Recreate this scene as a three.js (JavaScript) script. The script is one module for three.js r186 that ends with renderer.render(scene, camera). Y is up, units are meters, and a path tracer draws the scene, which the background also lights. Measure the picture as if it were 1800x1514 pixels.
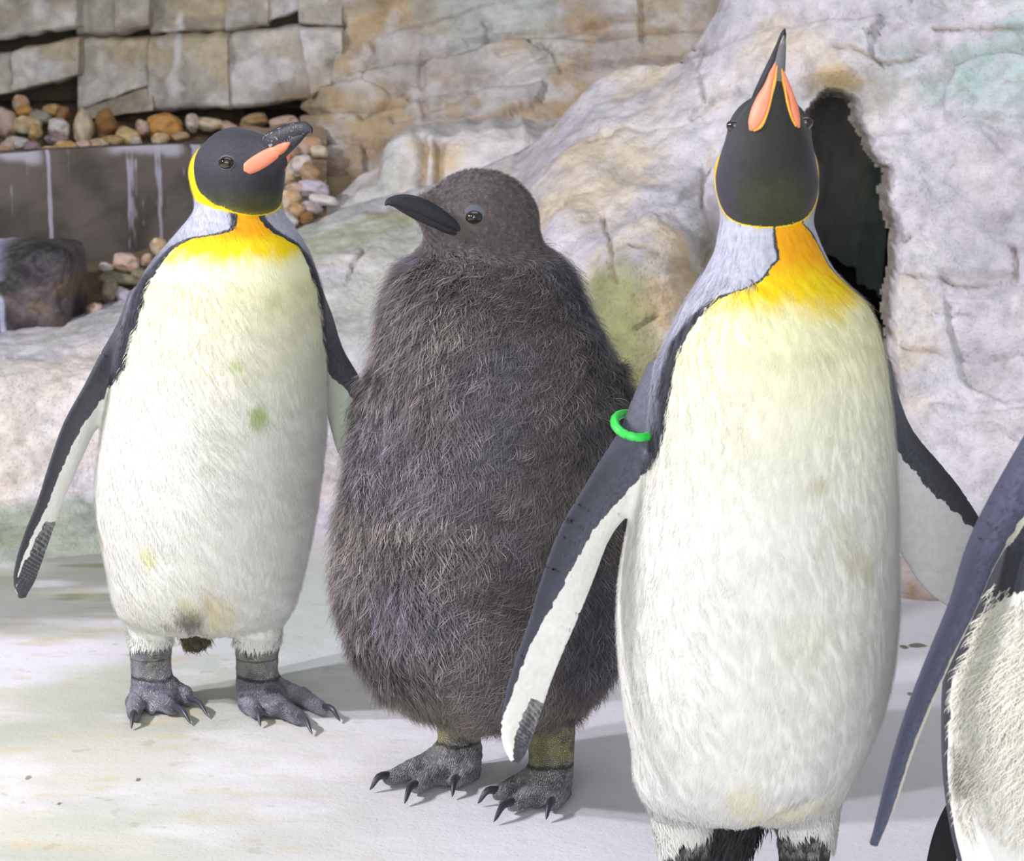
import * as THREE from 'three';
import { RoundedBoxGeometry } from 'three/addons/geometries/RoundedBoxGeometry.js';
import { mergeGeometries } from 'three/addons/utils/BufferGeometryUtils.js';
import { RectAreaLightUniformsLib } from 'three/addons/lights/RectAreaLightUniformsLib.js';

// ---------------------------------------------------------------- camera, light, exposure
RectAreaLightUniformsLib.init();
const scene = new THREE.Scene();
scene.background = new THREE.Color(0, 0, 0);
const W = 1800, H = 1514, F = 4300, CX = 900, CY = 757, PITCH = Math.atan(807 / 4300), EYE = 1.112;
const camera = new THREE.PerspectiveCamera(2 * Math.atan(CY / F) * 180 / Math.PI, W / H, 0.05, 60);
camera.position.set(0, EYE, 0);
camera.rotation.x = -PITCH;
camera.focus = 3.25;
camera.userData.fStop = 11;
const renderer = new THREE.WebGLRenderer({ antialias: true });
renderer.toneMapping = THREE.LinearToneMapping;
renderer.toneMappingExposure = 0.82;
renderer.shadowMap.enabled = true;

// lamps out of view: left spotlights cast the shadows, ceiling panels soften them
const UNSEEN_SPOTS = [
  { at: [-2.45, 1.98, -2.75], to: [0.1, 0.3, -3.6], power: 18.5, tint: [1.0, 0.955, 1.02], label: 'unseen black barrel spotlight high on the left, the one nearer the rocks' },
  { at: [-2.55, 2.2, -2.25], to: [0.15, 0.35, -3.5], power: 21, tint: [1.0, 0.965, 1.0], label: 'unseen black barrel spotlight high on the left, the one nearer the viewers' },
];
const UNSEEN_PANELS = [
  { at: [0.2, 3.16, -0.45], w: 2.4, d: 1.4, power: 1.3, tint: [0.96, 1.0, 0.95], label: 'unseen square ceiling light panel above the viewing side' },
  { at: [0.3, 3.16, -4.2], w: 2.2, d: 1.2, power: 0.8, tint: [0.96, 0.98, 1.0], label: 'unseen square ceiling light panel above the penguins' },
];

const FRONT_LIGHT = { at: [0.25, 1.45, 1.96], w: 4.2, h: 1.9, power: 5.4, tint: [0.98, 1.0, 0.97] };   // unseen front light behind the camera, shaped as a window, lights the birds' fronts

// ---------------------------------------------------------------- helpers
const sinP = Math.sin(PITCH), cosP = Math.cos(PITCH);
const clamp = (x, a = 0, b = 1) => Math.min(b, Math.max(a, x));
const lerp = (a, b, t) => a + (b - a) * t;
const sm = (a, b, x) => { const t = clamp((x - a) / (b - a)); return t * t * (3 - 2 * t); };
const lin = (c) => { c /= 255; return c <= 0.04045 ? c / 12.92 : Math.pow((c + 0.055) / 1.055, 2.4); };
const C = (r, g, b) => [lin(r), lin(g), lin(b)];
const mix = (a, b, t) => [lerp(a[0], b[0], t), lerp(a[1], b[1], t), lerp(a[2], b[2], t)];
const mul = (a, k) => [a[0] * k, a[1] * k, a[2] * k];
// a sight line measured in the photograph, cut at horizontal distance Z / at slant depth s / at height h
function sight(px, py) { const dx = (px - CX) / F, dy = -(py - CY) / F; return [dx, -sinP + dy * cosP, -cosP - dy * sinP]; }
function at(px, py, Z) { const r = sight(px, py), t = Z / -r[2]; return [r[0] * t, EYE + r[1] * t, -Z]; }
function deep(px, py, s) { const r = sight(px, py); return [r[0] * s, EYE + r[1] * s, r[2] * s]; }
function gp(px, py, h = 0) { const r = sight(px, py), t = (h - EYE) / r[1]; return [r[0] * t, h, r[2] * t]; }
const floorS = (py) => EYE / (sinP + cosP * (py - CY) / F);
const V = (a) => new THREE.Vector3(a[0], a[1], a[2]);
let seed = 12345;
function rnd() { seed = (seed + 0x6d2b79f5) | 0; let t = Math.imul(seed ^ (seed >>> 15), 1 | seed); t = (t + Math.imul(t ^ (t >>> 7), 61 | t)) ^ t; return ((t ^ (t >>> 14)) >>> 0) / 4294967296; }
const rr = (a, b) => a + (b - a) * rnd();
function hash(i, j, k) { let h = Math.imul(i, 374761393) + Math.imul(j, 668265263) + Math.imul(k, 2147483647 ^ 0x5bd1e995) | 0; h = Math.imul(h ^ (h >>> 13), 1274126177); h ^= h >>> 16; return (h >>> 0) / 4294967296; }
function noise(x, y, z = 0) {   // -1..1
  const i = Math.floor(x), j = Math.floor(y), k = Math.floor(z); let u = x - i, v = y - j, w = z - k;
  u = u * u * (3 - 2 * u); v = v * v * (3 - 2 * v); w = w * w * (3 - 2 * w);
  const a = lerp(lerp(hash(i, j, k), hash(i + 1, j, k), u), lerp(hash(i, j + 1, k), hash(i + 1, j + 1, k), u), v);
  const b = lerp(lerp(hash(i, j, k + 1), hash(i + 1, j, k + 1), u), lerp(hash(i, j + 1, k + 1), hash(i + 1, j + 1, k + 1), u), v);
  return lerp(a, b, w) * 2 - 1;
}
function fbm(x, y, z, n = 4) { let s = 0, a = 0.5; for (let i = 0; i < n; i++) { s += a * noise(x, y, z); x = x * 2.03 + 7.1; y = y * 2.03 + 3.7; z = z * 2.03 + 1.3; a *= 0.5; } return s; }
function pnoise(x, y, P, s = 0) { // periodic in P
  const i = Math.floor(x), j = Math.floor(y); let u = x - i, v = y - j; u = u * u * (3 - 2 * u); v = v * v * (3 - 2 * v);
  const m = (a, p) => ((a % p) + p) % p, Q = Array.isArray(P) ? P : [P, P];
  return lerp(lerp(hash(m(i, Q[0]), m(j, Q[1]), s), hash(m(i + 1, Q[0]), m(j, Q[1]), s), u), lerp(hash(m(i, Q[0]), m(j + 1, Q[1]), s), hash(m(i + 1, Q[0]), m(j + 1, Q[1]), s), u), v) * 2 - 1;
}
function worley(x, y, P, s = 0) { // distance to the nearest and second point, periodic
  const i = Math.floor(x), j = Math.floor(y), m = (a) => ((a % P) + P) % P; let d1 = 9, d2 = 9;
  for (let a = -1; a <= 1; a++) for (let b = -1; b <= 1; b++) {
    const X = i + a + 0.5 + 0.4 * (hash(m(i + a), m(j + b), s) * 2 - 1) - x, Y = j + b + 0.5 + 0.4 * (hash(m(i + a), m(j + b), s + 9) * 2 - 1) - y, d = Math.hypot(X, Y);
    if (d < d1) { d2 = d1; d1 = d; } else if (d < d2) d2 = d;
  }
  return [d1, d2];
}
function curve(rows, smooth = true) { // rows [x, v1, v2 ...] sorted by x -> interpolating function
  const n = rows.length, m = rows[0].length;
  return (x) => {
    let i = 0; while (i < n - 2 && x > rows[i + 1][0]) i++;
    const A = rows[i], B = rows[i + 1], h = B[0] - A[0], t = clamp((x - A[0]) / h), P = rows[Math.max(0, i - 1)], Q = rows[Math.min(n - 1, i + 2)], out = [];
    for (let c = 1; c < m; c++) {
      if (!smooth) { out.push(lerp(A[c], B[c], t)); continue; }
      const m0 = i > 0 ? (B[c] - P[c]) / (B[0] - P[0]) * h : B[c] - A[c], m1 = i < n - 2 ? (Q[c] - A[c]) / (Q[0] - A[0]) * h : B[c] - A[c], t2 = t * t, t3 = t2 * t;
      out.push((2 * t3 - 3 * t2 + 1) * A[c] + (t3 - 2 * t2 + t) * m0 + (-2 * t3 + 3 * t2) * B[c] + (t3 - t2) * m1);
    }
    return out;
  };
}
const taken = {};
function numbered(n) { const k = taken[n] = (taken[n] ?? -1) + 1; return k ? n + '_' + String(k).padStart(3, '0') : n; }
function mesh(name, geo, mat, parent = scene, kind) {
  const m = new THREE.Mesh(geo, mat); m.name = numbered(name); m.castShadow = m.receiveShadow = true; parent.add(m);
  if (kind) m.userData.kind = kind;
  return m;
}
function tag(o, label, category, group) { o.userData.label = label; o.userData.category = category; if (group) o.userData.group = group; return o; }
function thing(name, label, category, p = [0, 0, 0], group) { const o = new THREE.Group(); o.name = numbered(name); o.position.set(...p); scene.add(o); return tag(o, label, category, group); }
function tex(n, fn, srgb, repeat = 1, m = n) {
  const d = new Uint8Array(n * m * 4);
  for (let y = 0; y < m; y++) for (let x = 0; x < n; x++) { const v = fn(x / n, y / m), o = (y * n + x) * 4; for (let c = 0; c < 3; c++) d[o + c] = clamp(Array.isArray(v) ? v[c] : v) * 255; d[o + 3] = 255; }
  const t = new THREE.DataTexture(d, n, m); t.wrapS = t.wrapT = THREE.RepeatWrapping; t.magFilter = THREE.LinearFilter; t.minFilter = THREE.LinearMipmapLinearFilter; t.generateMipmaps = true;
  if (srgb) t.colorSpace = THREE.SRGBColorSpace;
  t.repeat.set(repeat, repeat); t.needsUpdate = true; return t;
}
// a loft through stations {c, n (thickness direction hint), w, t}: an oval tube with closed ends
function loft(st, sides = 14, seg = 4) {
  const cs = new THREE.CatmullRomCurve3(st.map((s) => V(s.c)), false, 'centripetal'), N = (st.length - 1) * seg, pos = [], idx = [], uv = [];
  const q = curve(st.map((s, i) => [i, s.w, s.t, ...(s.n || [0, 0, 1])]));
  for (let i = 0; i <= N; i++) {
    const u = i / N, p = cs.getPoint(u), T = cs.getTangent(u), [w, t, a, b, c] = q(u * (st.length - 1));
    const S = new THREE.Vector3().crossVectors(T, new THREE.Vector3(a, b, c)).normalize(), M = new THREE.Vector3().crossVectors(S, T).normalize();
    for (let k = 0; k < sides; k++) { const g = k / sides * 2 * Math.PI, v = p.clone().addScaledVector(S, Math.cos(g) * Math.max(w, 1e-5)).addScaledVector(M, Math.sin(g) * Math.max(t, 1e-5)); pos.push(v.x, v.y, v.z); uv.push(k / sides, u); }
  }
  for (let i = 0; i < N; i++) for (let k = 0; k < sides; k++) { const a = i * sides + k, b = i * sides + (k + 1) % sides; idx.push(a, b, a + sides, b, b + sides, a + sides); }
  const e0 = pos.length / 3; pos.push(...st[0].c); uv.push(0, 0); pos.push(...st[st.length - 1].c); uv.push(0, 1);
  for (let k = 0; k < sides; k++) { idx.push(e0, (k + 1) % sides, k); idx.push(e0 + 1, N * sides + k, N * sides + (k + 1) % sides); }
  const g = new THREE.BufferGeometry(); g.setAttribute('position', new THREE.Float32BufferAttribute(pos, 3)); g.setAttribute('uv', new THREE.Float32BufferAttribute(uv, 2)); g.setIndex(idx); g.computeVertexNormals();
  // make sure it faces outward
  const nn = g.attributes.normal, mid = Math.floor(N / 2) * sides, c0 = cs.getPoint(Math.floor(N / 2) / N), o = V([pos[mid * 3], pos[mid * 3 + 1], pos[mid * 3 + 2]]).sub(c0);
  if (o.x * nn.getX(mid) + o.y * nn.getY(mid) + o.z * nn.getZ(mid) < 0) { for (let i = 0; i < idx.length; i += 3) { const s = idx[i]; idx[i] = idx[i + 1]; idx[i + 1] = s; } g.setIndex(idx); g.computeVertexNormals(); }
  return g;
}

// ---------------------------------------------------------------- lamps
function aim(o, from, to) { o.position.set(...from); o.lookAt(...to); }
const lampBlack = new THREE.MeshStandardMaterial({ color: 0x1c1c1e, roughness: 0.5, metalness: 0.4 });
for (const L of UNSEEN_SPOTS) {
  const t = thing('spotlight', L.label, 'spotlight'); aim(t, L.at, L.to);
  const prof = [[0.0, -0.19], [0.05, -0.19], [0.07, -0.17], [0.075, 0], [0.085, 0.0], [0.085, 0.02], [0.072, 0.02], [0.065, -0.02], [0.0, -0.021]].map((p) => new THREE.Vector2(p[0], p[1]));
  const g = new THREE.LatheGeometry(prof, 32); g.rotateX(Math.PI / 2); mesh('housing', g, lampBlack, t);
  const len = new THREE.CircleGeometry(0.064, 32); len.translate(0, 0, 0.002);
  mesh('lens', len, new THREE.MeshStandardMaterial({ color: 0xffffff, emissive: new THREE.Color(...L.tint), emissiveIntensity: 2 }), t);
  const yo = new THREE.TorusGeometry(0.11, 0.009, 8, 20, Math.PI); yo.translate(0, 0, -0.08); mesh('yoke', yo, lampBlack, t);
  const stem = new THREE.CylinderGeometry(0.012, 0.012, 3.2 - L.at[1] - 0.1, 10); const sm_ = mesh('stem', stem, lampBlack, t);
  t.updateMatrixWorld(true); const w = new THREE.Vector3(L.at[0], (3.2 + L.at[1] + 0.1) / 2, L.at[2]); sm_.position.copy(t.worldToLocal(w)); sm_.quaternion.copy(t.quaternion).invert();
  const s = new THREE.SpotLight(new THREE.Color(...L.tint), L.power, 0, 1.0, 0.6, 2); const d = V(L.to).sub(V(L.at)).normalize();
  s.position.copy(V(L.at).addScaledVector(d, 0.05)); s.target.position.set(...L.to); s.castShadow = true; s.shadow.radius = 2.2; s.name = 'unseen_spotlight_beam'; scene.add(s, s.target);
}
for (const L of UNSEEN_PANELS) {
  const t = thing('unseen_ceiling_light', L.label, 'ceiling light', L.at);
  const fr = new RoundedBoxGeometry(L.w + 0.08, 0.05, L.d + 0.08, 3, 0.012); mesh('frame', fr, new THREE.MeshStandardMaterial({ color: 0xdddddd, roughness: 0.5 }), t);
  const df = new THREE.BoxGeometry(L.w, 0.006, L.d); df.translate(0, -0.0285, 0);
  mesh('diffuser', df, new THREE.MeshStandardMaterial({ color: 0xffffff, emissive: new THREE.Color(...L.tint), emissiveIntensity: 1 }), t);
  const a = new THREE.RectAreaLight(new THREE.Color(...L.tint), L.power, L.w, L.d); a.position.set(L.at[0], L.at[1] - 0.04, L.at[2]); a.rotation.x = -Math.PI / 2; a.name = 'unseen_ceiling_glow'; scene.add(a);
}
{ // unseen front light: glowing panes in a frame, placed to light the birds
  const L = FRONT_LIGHT, t = new THREE.Group(); t.name = 'unseen_front_light_1'; t.userData.kind = 'structure'; t.position.set(...L.at); scene.add(t);
  const white = new THREE.MeshStandardMaterial({ color: 0xcfd2d4, roughness: 0.5 }), bars = [];
  for (let i = 0; i <= 3; i++) { const g = new THREE.BoxGeometry(0.06, L.h + 0.12, 0.06); g.translate(-L.w / 2 + i * L.w / 3, 0, -0.01); bars.push(g); }
  for (const y of [-1, 1]) { const g = new THREE.BoxGeometry(L.w + 0.06, 0.06, 0.06); g.translate(0, y * (L.h / 2 + 0.03), -0.01); bars.push(g); }
  mesh('front_light_frame', mergeGeometries(bars), white, t);
  for (let i = 0; i < 3; i++) { const g = new THREE.BoxGeometry(L.w / 3 - 0.06, L.h, 0.012); g.translate(-L.w / 2 + (i + 0.5) * L.w / 3, 0, 0.01); mesh('front_light_pane', g, new THREE.MeshStandardMaterial({ color: 0xffffff, roughness: 0.2, emissive: new THREE.Color(...L.tint), emissiveIntensity: 1 }), t); }
  const a = new THREE.RectAreaLight(new THREE.Color(...L.tint), L.power, L.w, L.h); a.position.set(L.at[0], L.at[1], L.at[2] - 0.06); a.name = 'unseen_front_glow'; scene.add(a);
}
// ---------------------------------------------------------------- room shell
const grainT = tex(512, (u, v) => { let s = 0, a = 0.5, p = 16; for (let o = 0; o < 5; o++) { s += a * pnoise(u * p, v * p, p, o); p *= 2; a *= 0.62; } const w = worley(u * 70, v * 70, 70, 2)[0]; return 0.93 + 0.26 * s - 0.18 * sm(0.2, 0.02, w) * sm(-0.2, 0.4, s); }, false, 2.2);
const grainB = tex(512, (u, v) => { let s = 0, a = 0.5, p = 12; for (let o = 0; o < 6; o++) { s += a * pnoise(u * p, v * p, p, o + 20); p *= 2; a *= 0.6; } const w = worley(u * 40, v * 40, 40, 3)[0]; return 0.5 + 0.35 * s - 0.12 * sm(0.25, 0.05, w); }, false, 2.2);
grainT.colorSpace = THREE.NoColorSpace;
const rockMat = new THREE.MeshStandardMaterial({ vertexColors: true, roughness: 0.9, map: grainT, bumpMap: grainB, bumpScale: 0.011 });
const plaster = new THREE.MeshStandardMaterial({ color: new THREE.Color(0.4, 0.41, 0.4), roughness: 0.95 });
function slab(name, x0, x1, y0, y1, z0, z1, m = plaster) { const g = new THREE.BoxGeometry(x1 - x0, y1 - y0, z1 - z0); g.translate((x0 + x1) / 2, (y0 + y1) / 2, (z0 + z1) / 2); return mesh(name, g, m, scene, 'structure'); }
slab('wall_left', -3.3, -3.15, -0.1, 3.3, -8.05, 2.15);
slab('wall_right', 3.15, 3.3, -0.1, 3.3, -8.05, 2.15);
slab('wall_front', -3.3, 3.3, -0.1, 3.3, 2.0, 2.15);
slab('ceiling', -3.3, 3.3, 3.2, 3.35, -8.05, 2.15);
slab('wall_rear', -3.3, 3.3, -0.1, 3.3, -8.05, -7.9);

// ---------------------------------------------------------------- floor: pale worn concrete, stains with shapes of their own
{
  const x0 = -1.6, x1 = 1.6, z0 = -5.6, z1 = -2.4, n = 1536;   // the patch that the print covers
  const stain = (u, v) => {
    const x = lerp(x0, x1, u), z = lerp(z1, z0, v), P = (a, b, s = 0) => fbm(x * a + s, z * b + s * 1.7, s, 4);
    let c = C(228, 226, 236);
    const left = sm(0.05, -0.6, x + 0.16 * P(3, 3)), near = sm(-4.0, -3.35, z + 0.12 * P(3, 4, 3));
    c = mix(c, C(204, 204, 190), 0.85 * left * sm(-0.3, 0.4, P(5, 8, 5) + 0.3 * near));
    c = mix(c, C(182, 186, 174), 0.75 * left * sm(0.0, 0.55, P(2.2, 4.5, 9) + 0.15));
    c = mix(c, C(205, 190, 150), 0.5 * left * sm(0.12, 0.5, P(14, 30, 2)));
    c = mix(c, C(198, 212, 206), 0.65 * sm(0.05, 0.5, P(2.5, 3, 31)) * sm(-3.2, -3.8, -Math.abs(z) - 0.3 + 0.3));
    for (const [sx, sy, rx, ry] of [[1612, 1131, 20, 5], [1588, 1134, 8, 4], [1601, 1216, 9, 4], [103, 1411, 4, 2], [242, 1369, 4, 2], [48, 1366, 6, 3]]) { const q = gp(sx, sy), k = 1 - Math.hypot((x - q[0]) / (rx * 0.00085), (z - q[2]) / (ry * 0.0034)) + 0.6 * fbm(x * 60, z * 60, 4, 3); c = mix(c, C(92, 84, 52), 0.85 * sm(0, 0.25, k)); }
    // the wet band by the foot of the slope, back left
    const wet = sm(-0.38, -0.62, x + 0.08 * P(5, 5, 12)) * sm(-3.98, -4.12, z + 0.05 * P(4, 9, 4)) * sm(-4.95, -4.7, z);
    c = mix(c, C(138, 142, 130), 0.8 * wet * sm(-0.45, 0.3, P(3, 10, 6)));
    c = mix(c, C(96, 112, 66), 0.6 * wet * sm(0.25, 0.5, P(4, 16, 8)));
    c = mix(c, C(236, 234, 244), 0.45 * sm(0.1, 0.5, P(7, 12, 14)));
    c = mix(c, C(150, 145, 120), 0.3 * sm(0.46, 0.52, P(30, 42, 19)) * (0.25 + 0.75 * left));
    return [c[0], c[1], c[2]].map((q) => Math.pow(clamp(q), 1 / 2.2));
  };
  const t = tex(n, stain, true); t.wrapS = t.wrapT = THREE.MirroredRepeatWrapping;
  const nx = 160, nz = 200, X0 = -3.2, X1 = 3.2, Z0 = -7.9, Z1 = 2.05, pos = [], uv = [], idx = [];
  for (let j = 0; j <= nz; j++) for (let i = 0; i <= nx; i++) {
    const x = lerp(X0, X1, i / nx), z = lerp(Z1, Z0, j / nz); pos.push(x, 0.004 * fbm(x * 1.3, z * 1.3, 4, 2) - 0.003, z); uv.push((x - x0) / (x1 - x0), (z - z1) / (z0 - z1));
  }
  for (let j = 0; j < nz; j++) for (let i = 0; i < nx; i++) { const a = j * (nx + 1) + i; idx.push(a, a + 1, a + nx + 1, a + 1, a + nx + 2, a + nx + 1); }
  const B = pos.length / 3; for (const [x, z] of [[X0, Z1], [X1, Z1], [X1, Z0], [X0, Z0]]) { pos.push(x, -0.12, z); uv.push(0, 0); }
  idx.push(B, B + 2, B + 1, B, B + 3, B + 2);
  const g = new THREE.BufferGeometry(); g.setAttribute('position', new THREE.Float32BufferAttribute(pos, 3)); g.setAttribute('uv', new THREE.Float32BufferAttribute(uv, 2)); g.setIndex(idx); g.computeVertexNormals();
  const bump = grainB.clone(); bump.repeat.set(7, 7); bump.needsUpdate = true;
  mesh('floor', g, new THREE.MeshStandardMaterial({ map: t, roughness: 0.72, bumpMap: bump, bumpScale: 0.0025 }), scene, 'structure');
}

// ---------------------------------------------------------------- sculpted rock: columns of (height measured as py, slant depth s)
function segd(px, py, a, b) { const dx = b[0] - a[0], dy = b[1] - a[1], t = clamp(((px - a[0]) * dx + (py - a[1]) * dy) / (dx * dx + dy * dy)); return Math.hypot(px - a[0] - dx * t, py - a[1] - dy * t); }
function polyd(px, py, pl) { let d = 1e9; for (let i = 0; i + 1 < pl.length; i++) d = Math.min(d, segd(px, py, pl[i], pl[i + 1])); return d; }
function inside(px, py, poly) { let r = false; for (let i = 0, j = poly.length - 1; i < poly.length; j = i++) { const a = poly[i], b = poly[j]; if ((a[1] > py) !== (b[1] > py) && px < (b[0] - a[0]) * (py - a[1]) / (b[1] - a[1]) + a[0]) r = !r; } return r; }
function rockSheet({ grounded, cols, px0, px1, step, rows, relief, color, hole, roll = 0.5 }) {
  // cols: [px, [[py, s], ...floor to crest]]; resampled to even fractions, smoothed between columns
  const K = 24, table = cols.map(([px, kn0]) => { const kn = kn0.map((k) => k.slice()); if (grounded) kn[0][1] = floorS(kn[0][0]) + 0.07; const f = curve(kn.map(([py, s]) => [-py, s]), false), a = kn[0][0], b = kn[kn.length - 1][0], out = [px, a, b]; for (let k = 0; k <= K; k++) out.push(f(-lerp(a, b, k / K))[0]); return out; });
  const colAt = curve(table), nx = Math.round((px1 - px0) / step), P = [], Q = [], pos = [], uv = [], colr = [], idx = [], cut = [];
  for (let i = 0; i <= nx; i++) {
    const px = lerp(px0, px1, i / nx), c = colAt(px), back = [];
    for (let j = 0; j <= rows + 6; j++) {
      const t = Math.min(1, j / rows), py = lerp(c[0], c[1], t), k = Math.min(K - 1e-6, t * K), k0 = Math.floor(k);
      const p = deep(px, py, lerp(c[2 + k0], c[3 + k0], k - k0));
      if (j > rows) { const e = (j - rows) / 6; p[2] -= (typeof roll === 'function' ? roll(px) : roll) * e; p[1] = lerp(p[1] + 0.04 * Math.sin(Math.min(1, e * 2) * Math.PI) * 0.3, -0.02, e * e); }
      P.push(p); Q.push([px, py]);
    }
  }
  const R = rows + 7, N = P.map(() => [0, 0, 1]);
  for (let i = 0; i <= nx; i++) for (let j = 0; j < R; j++) {
    const a = P[Math.max(0, i - 2) * R + j], b = P[Math.min(nx, i + 2) * R + j], c = P[i * R + Math.max(0, j - 2)], d = P[i * R + Math.min(R - 1, j + 2)];
    const n = new THREE.Vector3().crossVectors(V(b).sub(V(a)), V(d).sub(V(c))).normalize(); N[i * R + j] = [n.x, n.y, n.z];
  }
  for (let v = 0; v < P.length; v++) {
    const p = P[v], q = Q[v], n = N[v], h = relief(q[0], q[1], p, n); let o = [p[0] + n[0] * h, p[1] + n[1] * h, p[2] + n[2] * h];
    if (hole) { const d = hole(q[0], q[1], p); cut[v] = d > 0.97; o = [o[0] + 0.01 * d, o[1], o[2] - 0.13 * d]; void 0; }
    pos.push(...o); uv.push(o[0] + 0.3 * o[2], o[1] - 0.5 * o[2]); colr.push(...color(q[0], q[1], o, h, n));
  }
  for (let i = 0; i < nx; i++) for (let j = 0; j < R - 1; j++) { const a = i * R + j; if (hole && cut[a] && cut[a + R] && cut[a + 1] && cut[a + R + 1]) continue; idx.push(a, a + R, a + 1, a + R, a + R + 1, a + 1); }
  const g = new THREE.BufferGeometry(); g.setAttribute('position', new THREE.Float32BufferAttribute(pos, 3)); g.setAttribute('uv', new THREE.Float32BufferAttribute(uv, 2)); g.setAttribute('color', new THREE.Float32BufferAttribute(colr, 3)); g.setIndex(idx); g.computeVertexNormals();
  return g;
}
const cracks = [
  [[1058, 376], [1066, 410], [1076, 450], [1080, 475], [1088, 500]], [[1108, 425], [1118, 434], [1134, 438]], [[1042, 262], [1058, 250], [1080, 238]],
  [[1118, 582], [1150, 560]],
  [[1470, 88], [1500, 86], [1530, 97], [1560, 104], [1590, 100], [1616, 92]], [[1690, 206], [1740, 210], [1800, 214], [1870, 220]], [[1560, 285], [1580, 300]],
  [[1590, 618], [1640, 622], [1680, 628], [1730, 626], [1800, 614], [1870, 606]], [[1600, 490], [1650, 492], [1700, 500], [1760, 498]], [[1776, 428], [1784, 465], [1786, 500]], [[1640, 46], [1720, 44], [1790, 42]],
  [[1245, 440], [1240, 480], [1225, 530]], [[1228, 100], [1222, 130], [1232, 170], [1215, 210]], [[1530, 60], [1542, 50]], [[1590, 430], [1600, 415]],
  [[610, 500], [620, 470], [640, 440]], [[0, 628], [24, 622]], [[1640, 555], [1700, 550]], [[985, 372], [995, 352]], [[1232, 300], [1236, 350], [1246, 400]],
];
const cave = [[1404, 260], [1412, 200], [1428, 160], [1452, 152], [1482, 156], [1504, 170], [1512, 205], [1520, 222], [1538, 244], [1548, 278], [1560, 296], [1576, 302], [1578, 330], [1574, 360], [1580, 395], [1590, 420], [1587, 455], [1590, 480], [1580, 520], [1577, 560], [1580, 600], [1578, 640], [1590, 680], [1596, 700], [1560, 740], [1480, 760], [1420, 740], [1398, 600], [1400, 420]];
const caveDepth = (px, py, p) => { const jx = px + 5 * noise(px * 0.06, py * 0.06, 3) + 2.5 * noise(px * 0.2, py * 0.2, 5); if (jx < 1380 || jx > 1620 || py < 130 || py > 780) return 0; return inside(jx, py, cave) ? sm(-2, 14, polyd(jx, py, [...cave, cave[0]])) : 0; };
// blocky strata: beds of uneven height split into blocks that stand proud by different amounts; [height, distance to the joint]
function blocks(x, y, sx, sy, sd) {
  const yy = y * sy + 0.55 * noise(x * 2.2 + sd, y * 2, sd) + 0.16 * noise(x * 9, y * 9, sd), j = Math.floor(yy), xx = x * sx + hash(j, sd, 3) * 7 + 0.4 * noise(x * 4, y * 5 + sd, 2) + 0.12 * noise(x * 14, y * 14, sd + 4), i = Math.floor(xx);
  return [hash(i, j, sd) - 0.5, Math.min((yy - j) / sy, (j + 1 - yy) / sy, 1.3 * (xx - i) / sx, 1.3 * (i + 1 - xx) / sx)];
}
const rockRelief = (px, py, p, n) => {
  const [x, y, z] = p, low = py > 860 ? sm(1010, 880, py) : 1;
  const big = 0.055 * fbm(x * 3.1, y * 3.1, z * 3.1, 3), mid = 0.022 * (0.5 - Math.abs(fbm(x * 8 + 4, y * 8, z * 8, 3)) * 2), fine = 0.011 * fbm(x * 34, y * 34, z * 34, 4), strata = 0.01 * fbm(x * 3 + 9, y * 22, z * 3, 3) * sm(1250, 1450, px);
  const rough = px < 900 ? 0.45 : lerp(0.55, 0.9, sm(1250, 1400, px)), fk = lerp(0.6, 1, sm(1250, 1400, px));
  let h = (big * (px < 900 ? 0.5 : 0.95) + mid * rough + fine * fk + strata) * (0.15 + 0.85 * low);
  const [bh, bd] = blocks(x + 0.25 * y, y - 0.15 * x, 2.6, 6.5, 5), bk = lerp(0.25, 1, sm(1000, 1300, px)) * sm(500, 900, px) * low; h += 0.046 * bh * sm(0, 0.012, bd) * bk - 0.007 * sm(0.006, 0.0, bd) * bk * sm(-0.1, 0.4, noise(x * 5, y * 5, 8));
  for (const c of cracks) { const d = polyd(px + 3 * noise(px * 0.08, py * 0.08, 1), py + 3 * noise(px * 0.08, py * 0.08, 7), c); if (d < 12) h -= 0.014 * Math.exp(-d * d / 7); }
  return h;
};
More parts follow.
